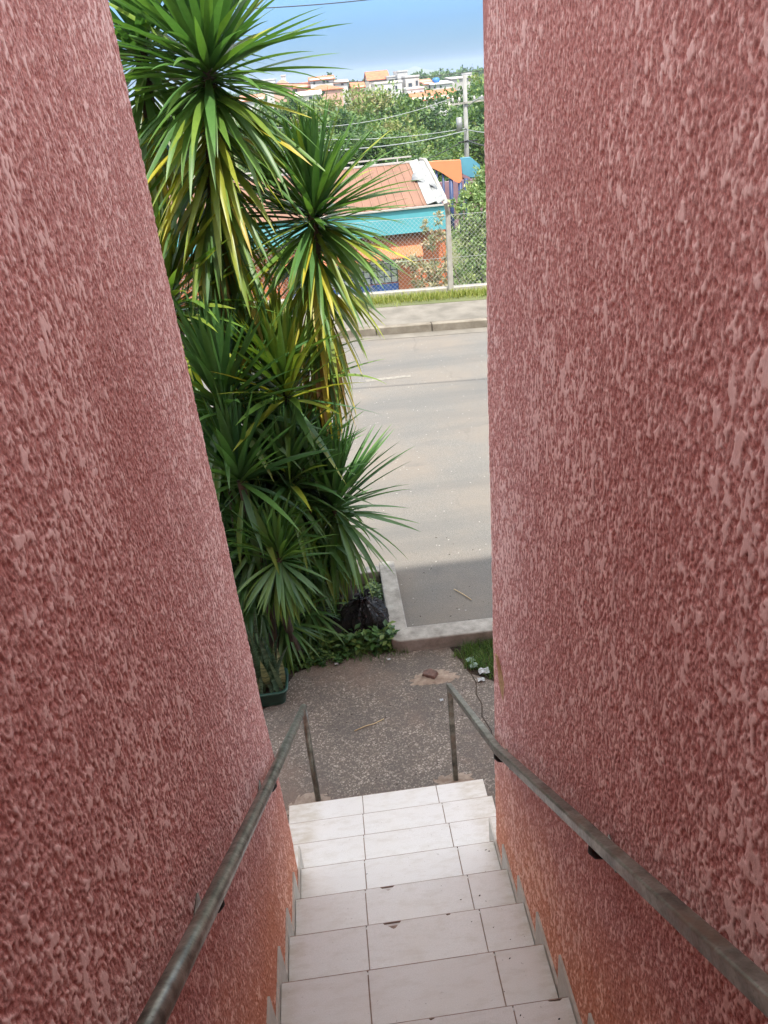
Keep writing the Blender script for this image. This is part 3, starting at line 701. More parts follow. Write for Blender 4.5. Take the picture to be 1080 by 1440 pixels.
weeds('weeds', [(.06, 1.72, .30, .13), (.28, 1.62, .10, .06), (-.18, 1.60, .24, .14), (.34, 1.60, .06, .05), (-.38, 1.60, .16, .14), (-.22, 1.74, .2, .12), (.26, 2.3, .08, .2), (-.1, 2.2, .25, .2)], 760, M['weed'], .03, .15, .034, 3)
weeds('weeds', [(.22, 1.62, .16, .07), (.02, 1.62, .2, .08), (.33, 1.62, .07, .06)], 60, M['weed'], .12, .24, .062, 9)
def grass(name, m, pts, hmin, hmax, w, seed, zb, tone=(0, 1)):
    rnd = random.Random(seed); V = []; F = []; tn = []
    for (x, y) in pts:
        h = rnd.uniform(hmin, hmax); a = rnd.uniform(0, 6.28); ln = rnd.uniform(.1, .9)*h; t0 = rnd.uniform(*tone)
        s_ = (-math.sin(a)*w, math.cos(a)*w); i = len(V); c, q = math.cos(a), math.sin(a)
        V += [(x-s_[0], y-s_[1], zb), (x+s_[0], y+s_[1], zb), (x+s_[0]*.7+c*ln*.35, y+s_[1]*.7+q*ln*.35, zb+h*.6), (x-s_[0]*.7+c*ln*.35, y-s_[1]*.7+q*ln*.35, zb+h*.6), (x+c*ln, y+q*ln, zb+h)]
        F += [(i, i+1, i+2), (i, i+2, i+3), (i+3, i+2, i+4)]; tn += [t0]*5
    return tag(npmesh(name, V, F, m, tn), None, None, None, 'stuff')
rnd = random.Random(8)
def inpoly(n, f): 
    out = []
    while len(out) < n:
        p = f()
        if p: out.append(p)
    return out
def fverge():
    x = rnd.uniform(-4, 9); o = rnd.gauss(1.86, .14)
    if o < 1.42+.1*math.sin(x*3)+.08*math.sin(x*7.3) or o > 2.13: return None
    return st(x, o)
grass('verge_grass', M['grass'], inpoly(17000, fverge), .03, .15, .006, 5, G+.125, (.0, .85))
def fpatch():
    x, y = rnd.uniform(.78, 2.0), rnd.uniform(1.06, 1.50)
    lim = .84+.22*max(0, (1.28-y)/.2)+.05*math.sin(y*40)
    if x < lim+abs(rnd.gauss(0, .03)): return None
    return (x, y)
grass('patch_grass', M['weed'], inpoly(5200, fpatch), .02, .085, .0028, 6, G-.005, (.3, 1))
grass('bed_grass', M['weed'], inpoly(1500, lambda: (rnd.uniform(-.6, .48), 1.54+rnd.gauss(.03, .045)+.05*math.sin(rnd.random()*9)) ), .02, .09, .0025, 7, G-.005, (.1, .8))

# scraps of plastic on the grass and path
scr = [((681, 893), .055, 'litterwhite', 'pale blue-white plastic scrap beside the kerb, farthest back on the grass patch'),
       ((662, 928), .05, 'littergreen', 'pale green plastic scrap in the middle of the right grass patch'),
       ((666, 936), .045, 'littergreen', 'crumpled pale green scrap just in front of the middle one on the grass'),
       ((681, 944), .06, 'litterwhite', 'torn white plastic film on the grass next to the right wall'),
       ((677, 955), .04, 'litterwhite', 'small white scrap at the front edge of the right grass patch'),
       ((473, 933), .022, 'litterwhite', 'small white scrap on the path edge left, below the weeds'),
       ((547, 927), .018, 'litterwhite', 'tiny white scrap on the path below the garbage bag'),
       ((542, 901), .018, 'litterwhite', 'tiny white scrap in the weeds beside the kerb corner'),
       ((621, 984), .02, 'litterwhite', 'tiny white scrap on the path in front of the mortar mound')]
for i, ((px, py), s_, mm, lab) in enumerate(scr):
    c = atz(px, py, G+.02); b = MB(); r2 = random.Random(i); n = 5; V = []
    for a in range(n):
        for d in range(n):
            V.append(c+Vector(((a/(n-1)-.5)*s_*1.3+r2.uniform(-.1, .1)*s_, (d/(n-1)-.5)*s_+r2.uniform(-.1, .1)*s_, r2.uniform(-.16, .28)*s_)))
    b.add(V, [(a*n+d, (a+1)*n+d, (a+1)*n+d+1, a*n+d+1) for a in range(n-1) for d in range(n-1)])
    o = b.build('plastic_scrap', M[mm]); so2 = o.modifiers.new('solid', 'SOLIDIFY'); so2.thickness = .0008
    tag(o, lab, 'litter', 'bits of plastic litter')
# crumbs, twigs and dry leaves
b = MB(); r2 = random.Random(77)
def crumb(p, s_):
    a = r2.uniform(0, 6.28); d = Vector((math.cos(a), math.sin(a), 0))*s_; e = Vector((-math.sin(a), math.cos(a), 0))*s_*r2.uniform(.25, .7)
    b.add([p-d, p-e, p+d, p+e, p+Vector((0, 0, s_*.4))], [(0, 1, 4), (1, 2, 4), (2, 3, 4), (3, 0, 4)])
for k in range(3, 9):
    for _ in range(9 if k in (3, 6) else 5):
        x = XR-.02-abs(r2.gauss(0, .11)) if r2.random() < .7 else r2.uniform(XL+.03, XR-.03)
        crumb(Vector((max(x, XL+.02), -k*T-r2.uniform(.02, .26), k*RS+.0005)), r2.uniform(.0018, .0055))
for _ in range(26): crumb(Vector((XL+.06+r2.gauss(0, .018), -6*T-.20+r2.gauss(0, .02), 6*RS+.0005)), r2.uniform(.002, .006))
for _ in range(150): crumb(Vector((r2.uniform(-.55, 1.0), r2.uniform(.05, 1.5), G+.0008)), r2.uniform(.003, .010))
for _ in range(40): crumb(Vector((r2.uniform(.5, 1.6), r2.uniform(1.7, 3.4), G-.010)), r2.uniform(.004, .012))
tag(b.build('leaf_debris', M['soil']), kind='stuff')
b = MB(); b.tube([(-.02, .72, G+.006), (.06, .75, G+.008), (.13, .765, G+.006), (.2, .80, G+.005)], .0035, 6)
tag(b.build('dry_twig', M['wood'], None, True), 'thin pale dry twig lying on the middle of the concrete path', 'twig')
b = MB(); p = atz(652, 836, G); b.tube([p+Vector((-.07, .10, .0)), p, p+Vector((.05, -.09, 0))], .004, 6)
tag(b.build('dry_twig', M['wood'], None, True), 'thin dry twig lying on the shaded asphalt', 'twig')

# ------------------------------------------------------------------ fence across the street
fx = lambda x: 10.36-.122*x+2.22
fence = empty('chain_link_fence', (0, fx(0), G), 'chain-link fence on a low pale wall between the grass verge and the orange building', 'fence')
mb = MB(); mb.prism([(-9, fx(-9)-.07), (11, fx(11)-.07), (11, fx(11)+.07), (-9, fx(-9)+.07)], 'z', G-1.2, G+.225)
mb.build('base_wall', M['post_concrete'], fence, bevel=.012)
for x in (-5.67, -1.48, 2.71, 6.9):
    y = fx(x)-.075; b = MB()
    b.tube([(x, y, G-.1), (x, y, 1.44), (x-.012, y-.03, 1.50), (x-.075, y-.20, 1.70)], [.054, .043, .040, .034], 8, True, True)
    b.build('fence_post', M['post_concrete'], fence)
b = MB(); z0, z1 = G+.215, 1.42; c = .085
dv = Vector((1, -.122, 0)).normalized(); Lf = 15.0; x0 = -6.0
H = z1-z0; n = int(Lf/c)
def fpt(s_, z): return Vector((x0, fx(x0), 0))+dv*s_+Vector((0, -.0, z))
for i in range(-int(H/c), n):
    for d in (1, -1):
        a, e = (i*c, i*c+H) if d > 0 else (i*c+H, i*c)
        za, ze = z0, z1
        lo, hi_ = min(a, e), max(a, e)
        if lo < 0 or hi_ > Lf: continue
        b.bar(fpt(a, za)+Vector((0, .002*d, 0)), fpt(e, ze)+Vector((0, .002*d, 0)), .0030)
b.build('wire_mesh', M['wire'], fence)
for z in (z0+.03, .62, z1):
    b = MB(); b.bar(fpt(0, z), fpt(Lf, z), .006); b.build('tension_wire', M['wire'], fence)

# ------------------------------------------------------------------ orange building beyond the fence
def mat_corr(name, c1, c2, sx, axis='x', dark=.5):
    return simple(name, c1, c2, 1.2, .8)
M['roofpan'] = simple('salmon_roof', (.215, .110, .070), (.165, .084, .053), .9, .8)
M['roofseam'] = simple('roof_seam', (.26, .14, .09), (.18, .10, .065), 2, .85)
M['awning'] = simple('orange_corrugated', (.55, .20, .09), (.46, .155, .065), 1.5, .8)
def mat_brick():
    m, nt, b, o = newmat('painted_brick')
    v = coords(nt)
    mp = nd(nt, 'ShaderNodeMapping'); mp.inputs['Rotation'].default_value = (R_(90), 0, 0); nt.links.new(v, mp.inputs[0])
    br = nd(nt, 'ShaderNodeTexBrick'); br.inputs['Scale'].default_value = 1; br.inputs['Brick Width'].default_value = .24; br.inputs['Row Height'].default_value = .08; br.inputs['Mortar Size'].default_value = .008
    br.inputs['Color1'].default_value = (.50, .150, .055, 1); br.inputs['Color2'].default_value = (.44, .125, .045, 1); br.inputs['Mortar'].default_value = (.30, .085, .035, 1)
    nt.links.new(mp.outputs[0], br.inputs['Vector']); nt.links.new(br.outputs['Color'], b.inputs['Base Color']); b.inputs['Roughness'].default_value = .8
    return m
M['paintbrick'] = mat_brick()
B = empty('orange_building', (0, 22.6, -2.6), 'orange school-like building with a salmon pitched roof, turquoise fascia and blue-framed windows', 'building')
YB = 22.6
# front wall built as piers and bands round the openings
mb = MB(); mb.prism([(-12, -2.9), (-4.6, -2.9), (-4.6, -2.58), (-2.42, -2.58), (-2.42, -2.9), (-.95, -2.9), (-.95, -1.12), (2.70, -1.12), (2.70, -2.9), (4.34, -2.9), (4.34, -.45), (-12, -.45)], 'y', YB, YB+.22)
mb.box(-.95, 2.70, YB+.10, YB+.2, -2.9, -2.17)
mb.build('wall', M['paintbrick'], B)
mb = MB(); mb.box(4.12, 4.34, YB+.222, 30, -2.9, -.45); mb.box(-12, 4.34, 29.8, 30.02, -2.9, -.45); mb.build('side_wall', M['orange'], B)
mb = MB(); mb.box(-.945, 2.695, YB+.085, YB+.098, -2.9, -2.19); mb.build('dado_panel', M['bluewall'], B)
mb = MB(); mb.box(-4.6, -2.42, YB-.012, YB-.003, -2.9, -2.59); mb.build('dado_panel', M['bluewall'], B)
def window(x0, x1, z0, z1, cols, rows, thick=()):
    w = MB(); w.box(x0, x1, YB+.14, YB+.16, z0, z1); f = w.build('window', M['frosted'], B)
    m = MB(); t = .028
    for i in range(cols+1):
        x = x0+(x1-x0)*i/cols; k = .075 if i in thick else t
        m.box(x-k/2, x+k/2, YB+.10, YB+.138, z0, z1)
    for j in range(rows+1):
        z = z0+(z1-z0)*j/rows; m.box(x0, x1, YB+.106, YB+.1365, z-t/2, z+t/2)
    m.build('window_frame', M['bluemetal'], f)
window(-.95, 2.70, -2.165, -1.125, 16, 5, (0, 4, 8, 12, 16))
mb = MB(); mb.box(-4.59, -2.43, YB+.13, YB+.15, -2.57, -1.2)
window(-4.6, -2.42, -2.575, -1.3, 6, 4, (0, 3, 6))
mb = MB(); mb.box(-4.6, -2.42, YB+.002, YB+.2, -1.299, -1.2); mb.build('lintel', M['orange'], B)
# awning of corrugated tiles
mb = MB(); A0, A1 = -1.0, 3.47; N = 60; V = []; F = []
for i in range(N*4+1):
    x = A0+(A1-A0)*i/(N*4); dz = .018*math.cos(math.pi*i/2)
    V += [(x, YB-.003, -.60+dz), (x+.02, YB-.68, -1.22+dz), (x, YB-.003, -.66+dz), (x+.02, YB-.68, -1.26+dz)]
for i in range(N*4):
    a = i*4; F += [(a, a+1, a+5, a+4), (a+2, a+6, a+7, a+3), (a+1, a+3, a+7, a+5)]
mb.add(V, F); mb.build('awning', M['awning'], B)
# fascia, soffit, roof
mb = MB(); mb.box(-12, 4.27, 22.0, 22.16, -.525, .19); mb.box(-12, 4.27, 22.161, 22.59, -.46, -.42); mb.box(4.13, 4.27, 22.161, 29.9, -.44, .18)
mb.build('fascia', M['cyan'], B)
mb = MB(); mb.box(-12, 4.30, 21.93, 22.06, .192, .235); mb.build('gutter', M['greywall'], B)
ry = lambda y: .245+(y-22)*.222
mb = MB(); mb.add([(-12, 22.02, ry(22.02)), (3.72, 22.02, ry(22.02)), (3.72, 26, ry(26)), (-12, 26, ry(26)), (3.72, 30, ry(22.0)), (-12, 30, ry(22.0))], [(0, 1, 2, 3), (3, 2, 4, 5)])
rf = mb.build('roof', M['roofpan'], B); sm = rf.modifiers.new('s', 'SOLIDIFY'); sm.thickness = .03; sm.offset = -1
mb = MB()
for i in range(58):
    x = 3.60-i*.265; mb.bar((x, 22.02, ry(22.02)+.012), (x, 25.98, ry(25.98)+.012), .030, .028)
mb.build('roof_seams', M['roofseam'], rf)
mb = MB(); mb.box(-12, 3.9, 25.93, 26.07, ry(26)+.0, ry(26)+.06); 
for i in range(9): mb.bar((3.3-i*.8, 26.0, ry(26)), (3.3-i*.8, 26.0, ry(26)+.20), .04)
mb.bar((-6, 26, ry(26)+.17), (3.8, 26, ry(26)+.20), .045); mb.build('ridge_pipe', M['greywall'], B)
mb = MB()
def strip(xa, xb, za, zb, y0=22.0, y1=26.0):
    mb.add([(xa, y0, ry(y0)+za), (xb, y0, ry(y0)+zb), (xb, y1, ry(y1)+zb), (xa, y1, ry(y1)+za)], [(0, 1, 2, 3)])
strip(3.70, 4.0, .03, .10); strip(4.0, 4.06, .10, .02); strip(4.06, 4.26, .02, .12); strip(4.26, 4.30, .12, -.1)
fl = mb.build('flashing', M['sheetmetal'], B); sm = fl.modifiers.new('s', 'SOLIDIFY'); sm.thickness = .02
mb = MB(); mb.tube([(4.30, 21.96, ry(22)+.02), (4.30, 22.3, ry(22.3)+.08), (4.29, 24, ry(24)+.10), (4.26, 25.8, ry(25.8)+.10), (4.12, 26.1, ry(26)+.06)], .065, 10); mb.build('verge_trim', M['post_concrete'], B, True)
mb = MB(); V = []; pc = [(3.62, 24.5, .10), (3.80, 24.45, .22), (3.98, 24.3, .10), (4.12, 24.0, .20), (4.22, 23.6, .12), (4.27, 23.1, .14)]
for i, (x, y, z) in enumerate(pc): V += [(x, y, ry(y)+z), (x-.10+.03*i, y-.42-.1*i, ry(y-.42-.1*i)+z*.35+.02)]
mb.add(V, [(2*i, 2*i+2, 2*i+3, 2*i+1) for i in range(len(pc)-1)]); fo = mb.build('loose_flashing', M['sheetmetal'], B, True)
fo['label'] = 'bent loose strip of metal flashing curling up from the roof edge'; sm = fo.modifiers.new('s', 'SOLIDIFY'); sm.thickness = .012

# ------------------------------------------------------------------ shade structure behind
YS = 32.
sh = empty('shade_canopy', at(625, 262, YS), 'orange pointed canopy panel with a teal end on thin blue posts, behind the orange building', 'canopy')
def panel(name, px, m, y0, th):
    P = [at(a, b_, y0) for a, b_ in px]; mb = MB(); mb.prism([(p.x, p.z) for p in P], 'y', y0, y0+th); return mb.build(name, m, sh)
panel('canopy_panel', [(598.5, 230), (603, 228), (612, 226.8), (648, 225), (650.2, 252), (646, 257.5), (641, 256), (632, 250), (620, 242), (606, 235.5)], M['orange_sail'], YS, .25)
panel('end_panel', [(647.5, 222.5), (662, 221), (675, 232), (675, 250), (660, 249), (650.5, 244)], M['tealpanel'], YS+.3, .2)
panel('lower_panel', [(650.5, 244.6), (660, 248.5), (664, 255), (651, 250)], M['purplewall'], YS+.3, .2)
for px, pt in ((600.5, 231), (605, 235), (613.7, 239), (623, 244), (634, 251), (647, 257), (655, 251)):
    a = at(px, pt, YS+.12); b = MB(); b.tube([(a.x, a.y, -2.8), (a.x, a.y, a.z)], .05 if px < 630 else .09, 10); b.build('canopy_post', M['bluemetal'], sh, True)
mb = MB(); a = at(606, 258, YS+2); c_ = at(652, 257, YS+2); mb.box(a.x, c_.x+3, YS+2, YS+2.2, -2.9, a.z)
tag(mb.build('garden_wall', M['purplewall']), 'low mauve wall seen between the blue canopy posts', 'wall')

# ------------------------------------------------------------------ utility pole and cables
YP = 42.
pb, pt = at(657.3, 250, YP), at(655, 105, YP)
UP = empty('utility_pole', (pb.x, YP, -3), 'tall concrete utility pole with crossarm and transformer, rising behind the teal panel', 'utility pole')
b = MB(); b.tube([(pb.x, YP, -3.2), (pb.x, YP, pt.z)], [.155, .105], 14); b.build('pole_shaft', M['pole'], UP, True)
def zp(py): return at(656, py, YP).z
b = MB(); b.bar((pb.x-.75, YP-.16, zp(145)), (pb.x+.95, YP-.16, zp(143)), .075, .085); b.build('crossarm', M['concrete'], UP)
for dx in (-.7, -.35, .45, .85):
    b = MB(); b.tube([(pb.x+dx, YP-.16, zp(144)+.05), (pb.x+dx, YP-.16, zp(144)+.13), (pb.x+dx, YP-.16, zp(144)+.28)], [.03, .065, .04], 8); b.build('insulator', M['greywall'], UP, True)
b = MB(); b.tube([(pb.x-.36, YP-.05, zp(184)), (pb.x-.36, YP-.05, zp(164))], .16, 14); tr_ = b.build('transformer', M['sheetmetal'], UP, True)
b = MB(); b.tube([(pb.x+.1, YP-.1, zp(150)), (pb.x+.35, YP-.5, zp(143)), (pb.x+.62, YP-.9, zp(139))], .035, 8)
b.box(pb.x+.52, pb.x+.95, YP-1.05, YP-.85, zp(139)-.04, zp(139)+.07); b.build('lamp_arm', M['sheetmetal'], UP)
b = MB(); b.bar((pb.x-.5, YP-.12, zp(199)), (pb.x+.6, YP-.12, zp(198)), .06); b.build('lower_bracket', M['darkiron'], UP)
def cable(p, q, sag, r, m, label, n=24):
    p, q = Vector(p), Vector(q); pts = [p.lerp(q, i/n)-Vector((0, 0, sag*4*(i/n)*(1-i/n))) for i in range(n+1)]
    b = MB(); b.tube(pts, r, 6); tag(b.build('power_cable', m, None, True), label, 'cable', 'overhead cables')
cable((pb.x, YP-.15, zp(183)), at(380, 214, 24), .25, .022, M['cablepale'], 'pale sagging cable left of the utility pole, just above the salmon roof')
cable((pb.x, YP-.15, zp(180)), at(330, 184, 46), .5, .020, M['cablepale'], 'thin pale cable running almost level left from the utility pole across the trees')
cable((pb.x, YP-.15, zp(182)), at(790, 168, 30), .3, .022, M['cablepale'], 'pale cable running right from the utility pole towards the right wall')
cable((pb.x, YP-.15, zp(197)), at(780, 186, 28), .4, .030, M['cable'], 'dark lower cable running right from the utility pole')
cable((pb.x-.3, YP-.15, zp(199)), at(380, 232, 50), 1.2, .026, M['cable'], 'dark lowest cable running left from the utility pole in front of the trees')
cable((pb.x-.7, YP-.16, zp(144)+.28), at(340, 176, 40), .6, .016, M['cablepale'], 'thin cable from the crossarm running left across the treetops')
cable(at(330, 117, 40), at(720, 93, 46), .28, .020, M['cable'], 'thin dark cable crossing the sky just above the far roofs')
cable(at(300, 14, 11), at(620, -14, 12), .05, .008, M['cable'], 'dark cable at the top edge of the photo against the sky')
cable((-14, 6.4, 6.2), (16, 2.8, 6.4), .2, .020, M['cable'], 'overhead street cable that throws a thin shadow line on the asphalt')

# ------------------------------------------------------------------ crowns of leaves
def crown(lobes, n, lsize, aspect, seed, tone=(.1, .8), up=.35, clump=24, spread=.35, shell=.55):
    r = np.random.default_rng(seed); lob = np.array([l[:3] for l in lobes]); rad = np.array([l[3:6] for l in lobes])
    w = rad.prod(1)**(2/3); w /= w.sum(); nc = max(1, n//clump)
    li = r.choice(len(lobes), nc, p=w); d = r.standard_normal((nc, 3)); d /= np.linalg.norm(d, axis=1)[:, None]
    rr = shell+(1-shell)*r.random(nc)**.6; cc = lob[li]+d*rad[li]*rr[:, None]
    ct = r.uniform(tone[0], tone[1], nc); cs = r.uniform(.55, 1.35, nc)*spread*rad[li].mean(1)
    ci = np.repeat(np.arange(nc), clump); N = len(ci)
    p = cc[ci]+r.standard_normal((N, 3))*cs[ci][:, None]*np.array([.5, .5, .38])
    ax = r.standard_normal((N, 3))+d[ci]*.7; ax[:, 2] -= .1; ax /= np.linalg.norm(ax, axis=1)[:, None]
    nr = r.standard_normal((N, 3))*.8+d[ci]*.5; nr[:, 2] += up+.4; sd_ = np.cross(ax, nr); sd_ /= np.linalg.norm(sd_, axis=1)[:, None]+1e-6
    L = lsize*r.uniform(.6, 1.35, N)[:, None]; Wd = L*aspect
    V = np.stack([p, p+ax*L*.5+sd_*Wd*.5, p+ax*L, p+ax*L*.5-sd_*Wd*.5], 1).reshape(-1, 3)
    F = np.arange(N*4).reshape(-1, 4); tn = np.clip(ct[ci]+r.normal(0, .10, N), .01, 1)
    return V, F, np.repeat(tn, 4)
def branches(b, base, tips, r0, bend=.15, rnd=random):
    base = Vector(base)
    for t in tips:
        t = Vector(t); m_ = base.lerp(t, .5)+Vector((rnd.uniform(-1, 1), rnd.uniform(-1, 1), rnd.uniform(0, 1)))*bend*(t-base).length
        b.tube([base, base.lerp(m_, .6), m_, m_.lerp(t, .55), t], [r0, r0*.8, r0*.62, r0*.42, r0*.18], 7)
# shrub and tree just behind the fence
def near_tree(name, label, foot, lobes, n, ls, asp, m, seed, r0, tone=(.1, .9), clump=22, cat='tree'):
    root = empty(name, foot, label, cat); V, F, tn = crown(lobes, n, ls, asp, seed, tone, .3, clump, .36, .35)
    npmesh('crown', V, F, m, tn, root)
    b = MB(); rnd = random.Random(seed); branches(b, foot, [(l[0], l[1], l[2]) for l in lobes], r0, .12, rnd); b.build('trunk', M['bark'], root, True)
    return root
c0 = at(668, 330, 15.0)
def lob(px, py, Y, rx, rz): p = at(px, py, Y); return (p.x, p.y, p.z, rx, rx, rz)
near_tree('olive_tree', 'pale olive-green leafy tree behind the fence against the right wall', (4.4, 15.2, -2.5),
          [lob(682, 250, 15.6, .28, .26), lob(672, 258, 15.6, .2, .16), lob(664, 272, 15.4, .26, .2), lob(658, 288, 15.3, .36, .28), lob(672, 300, 15.0, .48, .40), lob(657, 335, 14.8, .36, .40), lob(676, 352, 15.0, .5, .5), lob(662, 392, 14.7, .46, .46), lob(684, 400, 14.9, .5, .5), lob(690, 320, 15.3, .5, .6), lob(700, 270, 15.6, .55, .6)], 9500, .105, .38, M['bushleaf'], 5, .05)
near_tree('straggly_shrub', 'sparse straggly shrub with curled leaves in front of the orange building, behind the fence', (3.05, 14.0, -2.5),
          [lob(602, 318, 14.0, .14, .12), lob(614, 308, 14.0, .13, .12), lob(606, 340, 13.9, .17, .13), lob(618, 332, 14.1, .15, .12), lob(575, 368, 13.8, .22, .12), lob(592, 378, 13.8, .26, .14), lob(612, 378, 13.9, .24, .16), lob(596, 402, 13.8, .28, .16), lob(622, 400, 13.9, .22, .17), lob(632, 360, 14.1, .13, .18)], 2300, .095, .36, M['dryleaf'], 9, .022, (.1, 1.), 14, 'shrub')

# the wood in the valley: one prototype per kind of crown, then copies
def tree_proto(name, seed, h, w, n, ls, tone, m):
    rnd = random.Random(seed); root = empty(name, (0, 0, 0), 'x', 'tree')
    lobes = []
    for i in range(11):
        a = rnd.uniform(0, 6.28); r_ = w*.36*rnd.random()**.5; z = h*rnd.uniform(.36, .86)
        k = rnd.uniform(.17, .30)*w*(1-.35*abs(z/h-.55))
        lobes.append((r_*math.cos(a), r_*math.sin(a), z, k, k, k*rnd.uniform(.7, 1.0)))
    V, F, tn = crown(lobes, n, ls, .55, seed, tone, .5, 26, .42, .5)
    npmesh('crown', V, F, m, tn, root)
    b = MB(); b.tube([(0, 0, -.6), (.05, 0, h*.25), (0, .05, h*.5)], [.24, .18, .10], 8)
    branches(b, (.02, .0, h*.3), [l[:3] for l in lobes[:7]], .10, .12, rnd); b.build('trunk', M['bark'], root, True)
    return root
protos = [tree_proto('broadleaf_tree', 41, 9, 8.0, 6200, .40, (.05, .62), M['treeleaf']),
          tree_proto('broadleaf_tree', 42, 9, 7.0, 5600, .36, (.12, .75), M['treeleaf']),
          tree_proto('broadleaf_tree', 43, 9, 8.5, 6200, .42, (.0, .5), M['treeleaf']),
          tree_proto('broadleaf_tree', 44, 9, 7.5, 4300, .34, (.5, 1.0), M['treeleaf'])]
KIND = ['mid green broad tree', 'fresh green tree', 'dark green dense tree', 'thin yellowish-brown tree']
used = [0]*4
def copy_tree(p, loc, sc, rz):
    i = protos.index(p); first = used[i] == 0; used[i] += 1
    if first: o = p; kids = list(p.children)
    else:
        o = p.copy(); COL.objects.link(o)
        for ch in list(p.children):
            c = ch.copy(); COL.objects.link(c); c.parent = o
    o.location = loc; o.scale = sc; o.rotation_euler = (0, 0, rz); return o
tops = [(330, 140), (370, 140), (385, 139), (400, 138), (420, 144), (440, 136), (460, 128), (480, 122), (500, 119), (520, 122), (540, 124), (560, 128), (575, 140), (590, 149), (605, 152), (630, 155), (642, 150), (655, 138), (670, 118), (690, 108), (760, 100)]
def topy(px):
    for (a, ya), (b_, yb) in zip(tops, tops[1:]):
        if px <= b_: return ya+(yb-ya)*(px-a)/(b_-a)
    return 105
marks = {362: 'behind the tall yucca leaves', 392: 'at the edge of the tall yucca', 420: 'below the cream wall', 447: 'below the two-storey house', 472: 'above the middle yucca crown', 498: 'below the small orange roof', 522: 'below the big gabled roof',
         546: 'below the white block', 570: 'below the grey-white tower house', 596: 'left of the white gable', 622: 'under the white gable', 645: 'left of the utility pole', 672: 'right of the utility pole', 705: 'behind the right wall edge'}
rows = [('back', 104., 0, 0), ('middle', 84., 30, 12), ('front', 66., 62, -10)]
rt = random.Random(12)
for rname, Y, dpy, off in rows:
    for px in marks:
        if rname == 'front' and px < 400: continue
        pxx = px+off+rt.uniform(-5, 5); yy = Y+rt.uniform(-5, 5)
        py = topy(pxx)+dpy+rt.uniform(-4, 8)
        if px >= 672 and rname != 'back': py -= dpy*.45
        p = at(pxx, py, yy); g = hz(p.x, p.y); h = p.z-g
        if rname == 'back' and 435 < px < 545: k = 3 if rt.random() < .8 else 1
        elif rname == 'middle' and 500 < px < 570: k = rt.choice((3, 1))
        else: k = rt.choice((0, 1, 2, 0, 2) if rname != 'front' else (0, 2, 2, 1))
        s_ = h/(9*.97); wd = max(.8, min(1.25, s_))*rt.uniform(.9, 1.15)
        o = copy_tree(protos[k], (p.x, p.y, g), (wd, wd, s_), rt.uniform(0, 6.28))
        tag(o, f'{KIND[k]}, {rname} row of the wood, {marks[px]}', 'tree', 'trees of the wooded valley')
for pr, u_ in zip(protos, used):
    if not u_:
        for ch in list(pr.children): bpy.data.objects.remove(ch)
        bpy.data.objects.remove(pr)

# ------------------------------------------------------------------ houses on the far rise
def house(label, px0, px1, Y, pyt, pyb, depth, wall_m, roof_kind, roof_m, rise=0, wins=(), name='house', cat='house', over=.35):
    a, c = at(px0, pyb, Y), at(px1, pyb, Y); zt = at((px0+px1)/2, pyt, Y).z; zb = at((px0+px1)/2, pyb, Y).z
    x0, x1 = a.x, c.x; y0, y1 = Y, Y+depth; g = min(zb, hz((x0+x1)/2, Y))-1.5
    root = empty(name, ((x0+x1)/2, (y0+y1)/2, g+1.5), label, cat)
    mb = MB()
    hgt = zt-at((px0+px1)/2, pyt-rise, Y+depth*.5).z if False else (at((px0+px1)/2, pyt-rise, Y).z-zt)
    if roof_kind == 'gy': mb.prism([(x0, g), (x1, g), (x1, zt), ((x0+x1)/2, zt+hgt-.08), (x0, zt)], 'y', y0, y1)
    elif roof_kind == 'gx': mb.prism([(y0, g), (y1, g), (y1, zt), ((y0+y1)/2, zt+hgt-.08), (y0, zt)], 'x', x0, x1)
    else: mb.box(x0, x1, y0, y1, g, zt)
    mb.build('wall', wall_m, root)
    r = MB(); o_ = over
    xm, ym = (x0+x1)/2, (y0+y1)/2
    if roof_kind == 'gx':
        r.add([(x0-o_, y0-o_, zt-.1), (x1+o_, y0-o_, zt-.1), (x1+o_, ym, zt+hgt), (x0-o_, ym, zt+hgt), (x1+o_, y1+o_, zt-.1), (x0-o_, y1+o_, zt-.1)], [(0, 1, 2, 3), (3, 2, 4, 5)])
    elif roof_kind == 'gy':
        r.add([(x0-o_, y0-o_, zt-.1), (xm, y0-o_, zt+hgt), (xm, y1+o_, zt+hgt), (x0-o_, y1+o_, zt-.1), (x1+o_, y0-o_, zt-.1), (x1+o_, y1+o_, zt-.1)], [(0, 1, 2, 3), (1, 4, 5, 2)])
    elif roof_kind == 'hip':
        i = min((x1-x0), depth)*.42
        r.add([(x0-o_, y0-o_, zt), (x1+o_, y0-o_, zt), (x1+o_, y1+o_, zt), (x0-o_, y1+o_, zt), (x0+i, ym, zt+hgt), (x1-i, ym, zt+hgt)], [(0, 1, 5, 4), (1, 2, 5), (2, 3, 4, 5), (3, 0, 4)])
    elif roof_kind == 'shed':
        r.add([(x0-o_, y0-o_, zt), (x1+o_, y0-o_, zt), (x1+o_, y1+o_, zt+hgt), (x0-o_, y1+o_, zt+hgt)], [(0, 1, 2, 3)])
    else:
        r.box(x0-.12, x1+.12, y0-.12, y1+.12, zt+.003, zt+.28)
    ro = r.build('roof', roof_m, root)
    if roof_kind not in ('flat',): sm = ro.modifiers.new('s', 'SOLIDIFY'); sm.thickness = .16; sm.offset = -1 if roof_kind != 'gy' else 1
    for (fx0, fx1, fz0, fz1) in wins:
        H_ = zt-zb; w = MB(); xa, xb, za, zz = x0+(x1-x0)*fx0, x0+(x1-x0)*fx1, zb+H_*fz0, zb+H_*fz1
        w.box(xa, xb, y0-.05, y0-.003, za, zz); w.build('window', M['glassdark'], root)
    return root
M['house_white'] = simple('house_white', (.54, .53, .51), (.38, .37, .35), .5, .85)
